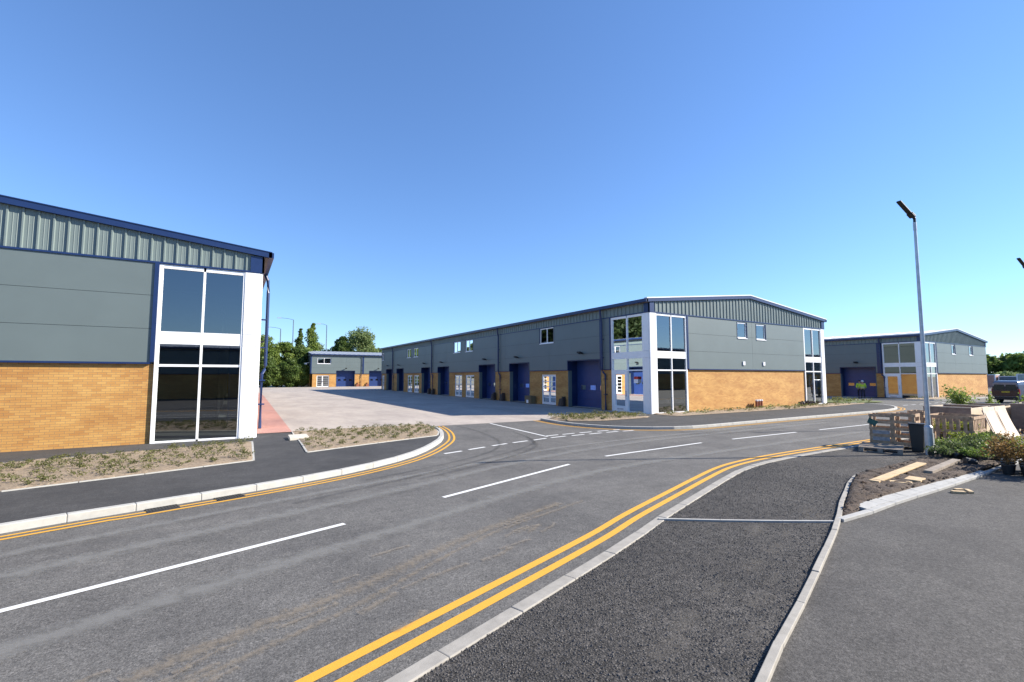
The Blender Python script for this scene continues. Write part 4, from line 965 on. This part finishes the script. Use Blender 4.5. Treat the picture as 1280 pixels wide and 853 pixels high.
# ------------------------------------------------------------------ pallets, crates, planks
def pallet_mesh(m_, L_, W_, z):
    for k in range(7): m_.box(.0, L_, k*(W_-.1)/6, k*(W_-.1)/6+.1, z+.115, z+.137)
    for y in (0, W_/2-.05, W_-.1):
        m_.box(0, L_, y, y+.1, z, z+.018)
        for x in (0, L_/2-.06, L_-.12): m_.box(x, x+.12, y, y+.1, z+.018, z+.094)
    for x in (0, L_/2-.06, L_-.12): m_.box(x, x+.12, 0, W_, z+.094, z+.115)
def flat_pallet():
    r = empty('pallet', (15.78, 6.68, .016), 'flat wooden pallet lying on the footway left of the lamp post', 'pallet', rz=R(-72))
    m_ = MB(); pallet_mesh(m_, 1.0, 1.25, 0); m_.build('deck', M['wood_grey'], r)
flat_pallet()
def slat_crate(loc, rz, L_, W_, H_, lab, name='slatted_crate', horiz=True, mat='wood', feet=True, gap=.5, rows=5):
    r = empty(name, loc, lab, 'crate', rz=rz)
    m_ = MB()
    for x, y in ((0, 0), (L_, 0), (0, W_), (L_, W_)): m_.box(x-.035, x+.035, y-.035, y+.035, 0, H_)
    m_.build('corner_post', M[mat], r)
    def side(pt, ln):
        s = MB()
        if horiz:
            bh_ = (H_-.1)/rows*gap; h_ = bh_/gap; st_ = (H_-.1-bh_)/(rows-1)
            for k in range(rows):
                z0 = .1+k*st_; s.hexa([pt(0, -.052, z0), pt(ln, -.052, z0), pt(ln, -.036, z0), pt(0, -.036, z0), pt(0, -.052, z0+h_*gap), pt(ln, -.052, z0+h_*gap), pt(ln, -.036, z0+h_*gap), pt(0, -.036, z0+h_*gap)])
        else:
            n_ = max(3, int(ln/.14))
            for k in range(n_):
                a = ln*k/n_; b = a+ln/n_*gap; s.hexa([pt(a, -.052, .02), pt(b, -.052, .02), pt(b, -.036, .02), pt(a, -.036, .02), pt(a, -.052, H_-.1), pt(b, -.052, H_-.1), pt(b, -.036, H_-.1), pt(a, -.036, H_-.1)])
            for z0 in (.02, H_*.46, H_-.1): s.hexa([pt(0, -.070, z0), pt(ln, -.070, z0), pt(ln, -.053, z0), pt(0, -.053, z0), pt(0, -.070, z0+.09), pt(ln, -.070, z0+.09), pt(ln, -.053, z0+.09), pt(0, -.053, z0+.09)])
        s.build('slatted_side', M[mat], r)
    side(lambda a, dd, z: (a, dd, z), L_); side(lambda a, dd, z: (a, W_-dd, z), L_)
    side(lambda a, dd, z: (dd, a, z), W_); side(lambda a, dd, z: (L_-dd, a, z), W_)
    m_ = MB(); m_.box(-.03, L_+.03, -.03, W_+.03, .09, .115); m_.build('floor', M[mat], r)
    return r
# low stillage of horizontal slats (left of the bin)
cr = slat_crate((17.45, 7.0, .016), R(-80), .52, .5, 1.0, 'open slatted timber crate of horizontal boards, with the green card on its corner', rows=5, gap=.48)
cr2 = slat_crate((17.55, 6.44, .016), R(-84), .48, .5, 1.05, 'slightly taller slatted crate between the one with the green card and the black bin', rows=5, gap=.48)
m_ = MB(); m_.hexa([(-.09, 1.04-1.07, .72), (.12, -.075, .62), (.12, -.07, .62), (-.09, -.07, .72), (-.02, -.075, .88), (.2, -.075, .76), (.2, -.07, .76), (-.02, -.07, .88)]); m_.build('label_card', M['green_tag'], cr)
m_ = MB(); m_.box(.03, .47, -.034, -.028, .14, .5); m_.build('plastic_wrap', M['film'], cr)
# vertical slatted crates with plants
cra = slat_crate((19.2, 6.1, .016), R(-88), .98, 1.2, .97, 'crate of upright slats with leafy plants showing through, right of the lamp post', horiz=False, gap=.55)
crb = slat_crate((19.3, 6.62, .016), R(-88), .3, .5, 1.06, 'small upright crate catching the sun just behind the lamp post', horiz=False, gap=.7)
def board_box(loc, rz, L_, W_, H_, lab, open_top=True):
    r = empty('timber_box', loc, lab, 'crate', rz=rz)
    for nm, a in (('long_side', (0, L_, 0, .03)), ('long_side', (0, L_, W_-.03, W_)), ('end_panel', (0, .03, .031, W_-.031)), ('end_panel', (L_-.03, L_, .031, W_-.031))):
        m_ = MB(); m_.box(a[0], a[1], a[2], a[3], .1, H_); m_.build(nm, M['ply_dark' if nm == 'long_side' else 'ply'], r)
    m_ = MB(); m_.box(-.02, L_+.02, -.02, .05, H_+.001, H_+.03); m_.box(-.02, L_+.02, W_-.05, W_+.02, H_+.001, H_+.03)
    for x in (.1, L_/2, L_-.2): m_.box(x, x+.1, .032, W_-.032, 0, .098)
    m_.build('rim', M['ply'], r)
    return r
board_box((22.2, 7.2, .016), R(-88), 1.3, 2.2, 1.06, 'large closed brown board box behind the upright slatted crate')
board_box((26, 7.85, .016), R(-88), 1.8, 2.2, .98, 'longest brown timber box at the back with shrubs growing above it')
board_box((26.9, 5.95, .016), R(-88), 1.1, 1.8, 1.08, 'timber box at the right edge behind the pale leaning boards')
def leaning(x, y, lab):
    r = empty('plywood_board', (x, y, .016), lab, 'board'); w_ = 1.2
    m_ = MB(); pr_ = [(-.34*(1-k/8)**1.35, .02+1.08*k/8) for k in range(9)]
    for (o0, z0), (o1, z1) in zip(pr_, pr_[1:]):
        m_.hexa([(0, o0, z0), (w_, o0, z0), (w_, o0+.015, z0), (0, o0+.015, z0), (0, o1, z1), (w_, o1, z1), (w_, o1+.015, z1), (0, o1+.015, z1)])
    m_.build('sheet', M['ply'], r)
    m_ = MB(); m_.bar((.1, -.3, .01), (.1, .02, 1.0), .06, .05); m_.build('strut', M['ply_dark'], r)
leaning(22.3, 5.62, 'pale sunlit board leaning with a curved foot, the nearer left one of two')
leaning(23.55, 5.62, 'pale sunlit board leaning with a curved foot, the further right one of two')
# black bin
r = empty('black_bin', (17.2, 5.76, .016), 'black plastic tub standing between the slatted crate and lamp post', 'bin', rz=R(-75))
m_ = MB(); m_.hexa([(-.13, -.13, 0), (.13, -.13, 0), (.13, .13, 0), (-.13, .13, 0), (-.175, -.17, .78), (.175, -.17, .78), (.175, .17, .78), (-.175, .17, .78)]); m_.build('tub', M['black'], r, bevel=.02)
m_ = MB(); m_.box(-.19, .19, -.185, .185, .781, .815); m_.build('lid', M['black'], r, bevel=.01)
# planks and offcuts
def plank(name, p, q, wd, th, z0, z1, mat, lab, cat='plank', grp=None):
    a = Vector((p[0], p[1], z0)); b = Vector((q[0], q[1], z1)); m_ = MB(); c_ = (a+b)/2
    m_.bar(a-c_, b-c_, wd, th); o = m_.build(name, M[mat], None, loc=c_, bevel=.003); tag(o, lab, cat, grp)
plank('timber_plank', (11.0, 4.42), (13.95, 4.62), .17, .03, .12, .17, 'wood_new', 'long fresh yellow plank lying across the soil, nearer the edging')
plank('timber_plank', (12.95, 4.19), (15.2, 4.36), .15, .06, .14, .16, 'wood_grey', 'grey weathered plank on the soil below the plants')
plank('wood_offcut', (11.38, 4.3), (11.52, 3.98), .2, .025, .10, .11, 'wood_new', 'short yellow board offcut touching the end of the long plank', 'offcut')
plank('wood_offcut', (11.75, 4.06), (12.12, 4.1), .26, .03, .12, .13, 'wood_new', 'squarish yellow offcut on the soil right of the long plank', 'offcut')
plank('wood_offcut', (11.72, 3.46), (11.86, 3.31), .1, .04, .03, .03, 'wood_new', 'small block on the tarmac, the left one of the front pair', 'offcut')
plank('wood_offcut', (12.15, 3.37), (11.95, 3.24), .07, .04, .03, .03, 'wood_new', 'small narrow block on the tarmac, the right one of the front pair', 'offcut')
plank('wood_offcut', (12.08, 3.52), (12.22, 3.44), .07, .02, .02, .02, 'wood_new', 'thin yellow chip on the tarmac behind the front pair', 'offcut')

# nursery stock in pots
def potted(x, y, h, kind, lab, grp, seed, rad=.3, z=.02, pr_=.12, n=420, ls=.03, tilt=0):
    rs = np.random.RandomState(seed); r = empty('potted_shrub', (x, y, z), lab, 'potted plant', grp)
    m_ = MB(); m_.tube([(0, 0, 0), (0, 0, .2)], [pr_*.78, pr_], 14); m_.tube([(0, 0, .19), (0, 0, .215)], [pr_*1.06, pr_*1.06], 14); m_.build('pot', M['black'], r)
    nb = 9; cs = np.stack([rs.normal(0, rad*.5, nb), rs.normal(0, rad*.5, nb), rs.uniform(.3, 1, nb)*(h-.2)+.2], 1)
    idx = rs.randint(0, nb, n); pts = cs[idx]+rs.normal(0, 1, (n, 3))*np.array([rad*.28, rad*.28, h*.11]); pts[:, 2] = np.clip(pts[:, 2], .2, h*1.15)
    link('foliage', leafmesh('foliage', pts, ls, rs, 0, .5), M[kind], r)
    s = MB()
    for c_ in cs[:7]: s.tube([(0, 0, .18), (c_[0]*.5, c_[1]*.5, (c_[2]+.2)/2), tuple(c_)], [.008, .006, .003], 5)
    s.build('stem', M['stem'], r)
k = 0
for j_ in range(3):
    for i_ in range(6):
        x = 14.98+i_*.05+j_*.42; y = 3.42-i_*.29+j_*.10
        potted(x, y, random.uniform(.62, .8), ['leaf_red', 'leaf_red', 'leaf_lime'][(i_+j_) % 3] if j_ < 2 else 'leaf_red', ['russet twiggy shrub in a black pot, %s from the left in the front row', 'russet and green potted shrub, %s from the left in the middle row', 'russet potted shrub, %s from the left in the back row'][j_] % ['first', 'second', 'third', 'fourth', 'fifth', 'sixth'][i_], ['front row of pots', 'middle row of pots', 'back row of pots'][j_], 200+k, .26); k += 1
for i_, (x, y, h, kd) in enumerate([(15.9, 4.75, .5, 'leaf_glossy'), (16.35, 4.5, .55, 'leaf_glossy'), (16.9, 4.2, .6, 'leaf'), (16.6, 4.85, .6, 'leaf_glossy'), (17.2, 4.5, .65, 'leaf_glossy'), (17.9, 4.2, .7, 'leaf'), (17.3, 5.0, .6, 'leaf'), (17.9, 4.75, .7, 'leaf_glossy'), (18.5, 4.45, .7, 'leaf_glossy'), (18.3, 5.1, .75, 'leaf_lime'), (18.9, 4.8, .7, 'leaf'), (19.4, 4.6, .7, 'leaf_glossy'), (16.0, 4.25, .5, 'leaf'), (16.5, 3.95, .6, 'leaf_glossy'), (19.8, 5.0, .7, 'leaf_glossy')]):
    potted(x, y, h*.66, kd, 'glossy green shrub in the mass of potted plants between lamp post and russet pots' if kd != 'leaf_lime' else 'lime green shrub, brightest of the massed potted plants before the crates', 'massed green potted shrubs' if kd != 'leaf_lime' else None, 300+i_, .27, n=520, ls=.032)
# plants inside the slatted crate and behind the boxes
for i_, (x, y) in enumerate([(19.6, 5.9), (19.65, 5.6), (19.6, 5.3)]):
    potted(x, y, .56, 'leaf_lime', ['lime green plant inside the slatted crate, at its left end', 'lime green plant inside the slatted crate, in its middle', 'lime green plant inside the slatted crate, at its right end'][i_], None, 340+i_, .22, z=.14, ls=.035)
for i_, (x, y, h, rr, lab) in enumerate([(28.3, 7.95, 1.55, .5, 'round green bush standing above the back timber box'), (30.4, 7.3, 1.25, .2, 'thin sprig of green right of the round bush'), (31.0, 6.3, 1.25, .38, 'spreading green plant in front of the van')]):
    potted(x, y, h, 'leaf', lab, None, 360+i_, rr, n=1500 if i_ == 0 else 350, ls=.055, pr_=.2)
for i_, (x, y, lab) in enumerate([(16.15, 5.1, 'empty black pot tipped over at the foot of the lamp post'), (16.0, 4.6, 'dark pot lying on the soil in front of the massed shrubs'), (15.2, 4.1, 'dark pot lying at the end of the soil near the russet plants')]):
    m_ = MB(); m_.tube([(-.1, 0, .09), (.1, 0, .11)], [.08, .11], 14); o = m_.build('plant_pot', M['black'], None, loc=(x, y, .05)); o.rotation_euler = (0, 0, i_*1.1); tag(o, lab, 'pot')

# ------------------------------------------------------------------ small things by the buildings
r0 = empty('vent_pipes', (31.2, 19.05, .0), 'cluster of three short terracotta pipes with white caps at the foot of the brick gable', 'pipes')
for k in range(3):
    m_ = MB(); m_.tube([(k*.28-.28, 0, 0), (k*.28-.28, 0, .5)], .085, 12); p_ = m_.build('pipe', M['terracotta'], r0)
    m_ = MB(); m_.tube([(k*.28-.28, 0, .501), (k*.28-.28, 0, .6)], .10, 12); m_.build('cap', M['white'], p_)
rs = np.random.RandomState(3); pts = rs.normal(0, 1, (260, 3))*np.array([.55, .2, .08])+np.array([0, 0, .12]); pts[:, 2] = np.abs(pts[:, 2])
tag(link('leaf_litter', leafmesh('leaf_litter', pts, .09, rs), M['brown'], loc=(37.0, 18.8, .04)), 'heap of dark clippings by the right end of the brick gable', 'heap')
def guard(x, y, P, root_lab, grp):
    pass
def box_obj(x, y, lab):
    r = empty('cardboard_box', (x, y, .01), lab, 'box'); m_ = MB(); m_.box(-.5, 0, -.9, 0, 0, .62); m_.build('carton', M['card'], r, bevel=.01)
    m_ = MB(); m_.box(-.506, -.501, -.55, -.25, .05, .3); m_.build('paper_label', M['white'], r)
box_obj(20.93, 32.2, 'brown carton with a white label standing by the first glazed side door')
GG = 'dark steel guards beside the shutter doors'
def guards(xw, ys, sgn, lab):
    for y in ys:
        r = empty('door_guard', (xw, y, 0), lab, 'guard', GG)
        m_ = MB(); m_.box(-.28 if sgn < 0 else 0, 0 if sgn < 0 else .28, -.05, .05, 0, .72); m_.build('upright', M['brown'], r)
        m_ = MB(); m_.hexa([(-.3, .06, 0), (0, .06, 0), (0, .5, 0), (-.3, .5, 0), (-.3, .06, .6), (0, .06, .6), (0, .35, .55), (-.3, .35, .55)]); m_.build('casing', M['brown'], r)
guards(20.92, [36.4-.1, 37.9], -1, 'low dark steel guard at the foot of the brick pier, third bay of the terrace')
guards(20.92, [27.45], -1, 'low dark steel guard beside the shutter door nearest the glazed corner')
guards(20.92, [53.2, 54.5], -1, 'low dark steel guard by the fourth pier of the terrace')
for x in (22.9, 24.9):
    r = empty('door_guard', (x, 102.48, 0), 'small brown guard at the foot of the far unit, beside its downpipe', 'guard', 'guards at the far unit'); m_ = MB(); m_.box(-.3, .3, -.25, 0, 0, .5); m_.box(-.08, .08, -.25, 0, .501, .85); m_.build('casing', M['terracotta'], r)
# cctv / wall lamp on the dark gable of the far unit
r = empty('security_camera', (13.5, 104, 0), 'small white camera arm on the shaded gable of the far unit', 'camera')
m_ = MB(); m_.bar((0, 0, 5.0), (-.8, -.3, 4.9), .08, .08); m_.build('arm', M['white'], r); m_ = MB(); m_.bar((-.7, -.6, 4.75), (-.9, .1, 4.8), .3, .3); m_.build('housing', M['white'], r)
# notice on the entrance glazing of the terrace
m_ = MB(); m_.box(-.012, .0, 0, .42, 0, .22); 
nt_ = empty('notice', (20.86, 20.2, 1.9), 'small red and white notice stuck on the entrance glazing', 'notice')
m_ = MB(); m_.box(-.012, 0, 0, .32, .12, .28); m_.build('red_panel', M['red'], nt_); m_ = MB(); m_.box(-.012, 0, 0, .32, -.12, .118); m_.build('white_panel', M['white'], nt_)

# ------------------------------------------------------------------ people
def person(x, y, rz, lab, hat=True, pose=0):
    r = empty('person', (x, y, .01), lab, 'person', rz=rz)
    def skin_mesh(name, verts, edges, rad, mat, parent, sub=2):
        me = bpy.data.meshes.new(name); me.from_pydata(verts, edges, []); o = bpy.data.objects.new(name, me); C.objects.link(o)
        s = o.modifiers.new('s', 'SKIN'); 
        for k, rr in enumerate(rad): me.skin_vertices[0].data[k].radius = rr if isinstance(rr, tuple) else (rr, rr)
        me.skin_vertices[0].data[0].use_root = True
        ss = o.modifiers.new('u', 'SUBSURF'); ss.levels = sub; ss.render_levels = sub
        dg = bpy.context.evaluated_depsgraph_get(); m2 = bpy.data.meshes.new_from_object(o.evaluated_get(dg))
        bpy.data.objects.remove(o); m2.name = name
        for p_ in m2.polygons: p_.use_smooth = True
        return link(name, m2, M[mat] if mat else None, parent)
    a = .12*pose
    V = [(0, 0, .93), (0, 0, 1.15), (0, .01, 1.38), (0, 0, 1.48), (0, -.01, 1.57), (0, -.02, 1.66),
         (.1, 0, .88), (.11, -.02-a, .5), (.11, .02, .09), (.11, -.14, .04), (-.1, 0, .88), (-.11, -.02+a, .5), (-.11, .03, .09), (-.11, -.13, .04),
         (.19, 0, 1.42), (.27, .03, 1.15), (.22, -.16, .98), (.19, -.22, .94), (-.19, 0, 1.42), (-.27, .03, 1.15), (-.22, -.16, .98), (-.19, -.22, .94)]
    E = [(0, 1), (1, 2), (2, 3), (3, 4), (4, 5), (0, 6), (6, 7), (7, 8), (8, 9), (0, 10), (10, 11), (11, 12), (12, 13), (2, 14), (14, 15), (15, 16), (16, 17), (2, 18), (18, 19), (19, 20), (20, 21)]
    rad = [(.15, .11), (.14, .1), (.15, .1), .055, .085, .08, .09, .06, .045, .04, .09, .06, .045, .04, .06, .045, .033, .035, .06, .045, .033, .035]
    body = skin_mesh('body', V, E, rad, 'skin', r)
    # clothing: shells around the body
    skin_mesh('trousers', [V[0], (0, 0, .98), V[6], V[7], (.11, .02, .1), V[10], V[11], (-.11, .03, .1)], [(0, 1), (0, 2), (2, 3), (3, 4), (0, 5), (5, 6), (6, 7)], [(.17, .13), (.165, .12), .11, .08, .07, .11, .08, .07], 'navy_cloth', r)
    jk = skin_mesh('jacket', [(0, 0, .92), V[1], (0, .01, 1.40), V[14], V[15], (.225, -.14, 1.0), V[18], V[19], (-.225, -.14, 1.0)], [(0, 1), (1, 2), (2, 3), (3, 4), (4, 5), (2, 6), (6, 7), (7, 8)], [(.19, .15), (.19, .14), (.17, .12), .085, .07, .055, .085, .07, .055], 'hivis', r)
    m_ = MB(); m_.tube([(0, 0, 1.06), (0, 0, 1.11)], [.205, .205], 16); o = m_.build('reflective_band', M['reflect'], jk); o.scale = (1.03, .8, 1)
    for sx in (.11, -.11):
        m_ = MB(); m_.box(sx-.05, sx+.05, -.2, .08, 0, .09); m_.build('boot', M['black'], r, bevel=.03)
    bm = bmesh.new(); bmesh.ops.create_uvsphere(bm, u_segments=20, v_segments=12, radius=.125)
    for v in bm.verts:
        v.co.y *= 1.15
        if v.co.z < 0: v.co.z *= .1
        if v.co.z <= .001: v.co.x *= 1.12; v.co.y *= 1.15
    me = bpy.data.meshes.new('hard_hat'); bm.to_mesh(me); bm.free(); 
    for p_ in me.polygons: p_.use_smooth = True
    link('hard_hat', me, M['hat_white' if hat else 'hair'], r, (0, 0, 1.66))
    for sx in (.035, -.035):
        bm = bmesh.new(); bmesh.ops.create_uvsphere(bm, u_segments=8, v_segments=6, radius=.012); me = bpy.data.meshes.new('eye'); bm.to_mesh(me); bm.free(); link('eye', me, M['black'], r, (sx, -.095, 1.615))
    m_ = MB(); m_.hexa([(-.015, -.09, 1.57), (.015, -.09, 1.57), (.012, -.12, 1.575), (-.012, -.12, 1.575), (-.008, -.09, 1.62), (.008, -.09, 1.62), (.006, -.1, 1.62), (-.006, -.1, 1.62)]); m_.build('nose', M['skin'], r)
    return r
person(54.5, 22.4, R(110), 'person in bright hi-vis jacket, white hard hat and dark trousers by the shaded shutter door')
person(55.2, 22.95, R(-60), 'second person in hi-vis, partly hidden behind the one in the white hard hat', hat=False, pose=1)

# ------------------------------------------------------------------ vehicles (heading +X, origin at rear centre)
def vehicle(name, x, y, rz, lab, cat, paint, prof, Wd, glass_side, wheels, rear_glass=None, plate=True, van=True):
    r = empty(name, (x, y, 0), lab, cat, rz=rz)
    # prof: list of (x, z_low, z_belt, z_top, inset_top)
    rings = []
    for (px_, zl_, zb_, zt_, ins) in prof:
        h = Wd/2
        half = [(h-.12, zl_), (h-.02, zl_+.12), (h, (zl_+zb_)/2), (h-.015, zb_), (h-.02-ins*.6, zb_+(zt_-zb_)*.6), (h-.05-ins, zt_-.07), (h-.16-ins, zt_)]
        ring = [(px_, -a, b_) for a, b_ in half]+[(px_, a, b_) for a, b_ in reversed(half)]
        rings.append(ring)
    m_ = MB(); nn = len(rings[0])
    for k in range(len(rings)-1):
        for j_ in range(nn): m_.poly([rings[k][j_], rings[k][(j_+1) % nn], rings[k+1][(j_+1) % nn], rings[k+1][j_]])
    m_.poly(rings[0]); m_.poly(list(reversed(rings[-1])))
    m_.build('body', M[paint], r, bevel=.03, smooth=False)
    for s_ in (-1, 1):
        for (q) in glass_side:
            g_ = MB(); g_.hexa([(a, s_*b_, c_) for a, b_, c_ in q]+[(a, s_*(b_+.012), c_) for a, b_, c_ in q]); g_.build('side_window', M['car_glass'], r)
    if rear_glass:
        for q in rear_glass:
            g_ = MB(); g_.hexa([(a, b_, c_) for a, b_, c_ in q]+[(a-.012, b_, c_) for a, b_, c_ in q]); g_.build('rear_window', M['car_glass'], r)
    for wx in wheels:
        for s_ in (-1, 1):
            m_ = MB(); m_.tube([(wx, s_*(Wd/2-.2), .31), (wx, s_*(Wd/2+.005), .31)], .31, 24); w_ = m_.build('wheel', M['tyre'], r)
            m_ = MB(); m_.tube([(wx, s_*(Wd/2+.0051), .31), (wx, s_*(Wd/2+.012), .31)], [.2, .18], 18); m_.build('rim', M['rim'], w_)
    for s_ in (-1, 1):
        m_ = MB(); y0, y1 = sorted((s_*(Wd/2-.14), s_*(Wd/2+.004))); m_.box(-.02, .07, y0, y1, .75, 1.15); m_.build('tail_light', M['tail'], r)
        m_ = MB(); y0, y1 = sorted((s_*(Wd/2+.0), s_*(Wd/2+.16))); m_.box(3.0, 3.08, y0, y1, 1.0, 1.18) if van else m_.box(2.7, 2.78, y0, y1, .95, 1.08); m_.build('wing_mirror', M['black'], r)
    m_ = MB(); m_.box(-.07, .05, -Wd/2+.06, Wd/2-.06, .3, .52); m_.build('bumper', M['black'], r, bevel=.02)
    if plate: m_ = MB(); m_.box(-.05, -.032, -.3, .22, .86, .97); m_.build('number_plate', M['yellow_plate'], r)
    return r
vp = [(0.0, .3, .95, 1.70, .06), (.06, .26, 1.0, 1.80, .06), (.6, .24, 1.0, 1.84, .06), (2.2, .24, 1.0, 1.83, .07), (2.75, .24, 1.0, 1.74, .1), (3.35, .24, 1.0, 1.20, .12), (3.6, .25, .95, 1.06, .1), (4.2, .28, .85, .95, .08), (4.38, .32, .65, .78, .06)]
sd = [[(2.0, .845, 1.05), (2.75, .845, 1.05), (2.7, .79, 1.6), (2.0, .79, 1.68)], [(2.8, .845, 1.05), (3.2, .84, 1.05), (2.85, .8, 1.5), (2.8, .8, 1.55)]]
rg = [[(-.028, -.72, 1.08), (-.028, -.05, 1.08), (.02, -.05, 1.6), (.02, -.68, 1.6)], [(-.028, .05, 1.08), (-.028, .72, 1.08), (.02, .68, 1.6), (.02, .05, 1.6)]]
van_ = vehicle('parked_van', 54.6, 12.3, R(-15), 'silver-blue panel van seen from behind with its rear in shade, parked at the right', 'van', 'car_silver', vp, 1.79, sd, (.8, 3.45), rg)
m_ = MB(); m_.hexa([(-.006, -.86, .56), (-.006, .86, .56), (-.0305, .86, .56), (-.0305, -.86, .56), (-.006, -.86, 1.0), (-.006, .86, 1.0), (-.0305, .86, 1.0), (-.0305, -.86, 1.0)])
m_.hexa([(-.006, -.86, 1.001), (-.006, .86, 1.001), (-.0305, .86, 1.001), (-.0305, -.86, 1.001), (.07, -.78, 1.74), (.07, .78, 1.74), (.03, .78, 1.74), (.03, -.78, 1.74)]); m_.build('tailgate_shade', M['rear_shade'], van_)  # overlay that paints the shade of the rear onto the silver body
cp = [(0, .35, .85, 1.0, .05), (.2, .25, .9, 1.15, .12), (.7, .22, .92, 1.42, .16), (1.6, .22, .92, 1.46, .17), (2.4, .22, .92, 1.36, .17), (3.1, .24, .9, .98, .1), (3.9, .26, .75, .82, .08), (4.1, .3, .6, .68, .06)]
sc_ = [[(.6, .82, .95), (1.6, .83, .95), (1.6, .72, 1.36), (.9, .72, 1.33)], [(1.65, .83, .95), (2.75, .82, .95), (2.3, .72, 1.3), (1.65, .72, 1.36)]]
vehicle('parked_car', 60.5, 10.6, R(-10), 'pale blue hatchback parked just beyond the van at the right edge', 'car', 'car_pale', cp, 1.72, sc_, (.7, 3.3), [[(.22, -.6, .98), (.22, .6, .98), (.55, .5, 1.34), (.55, -.5, 1.34)]], plate=False, van=False)
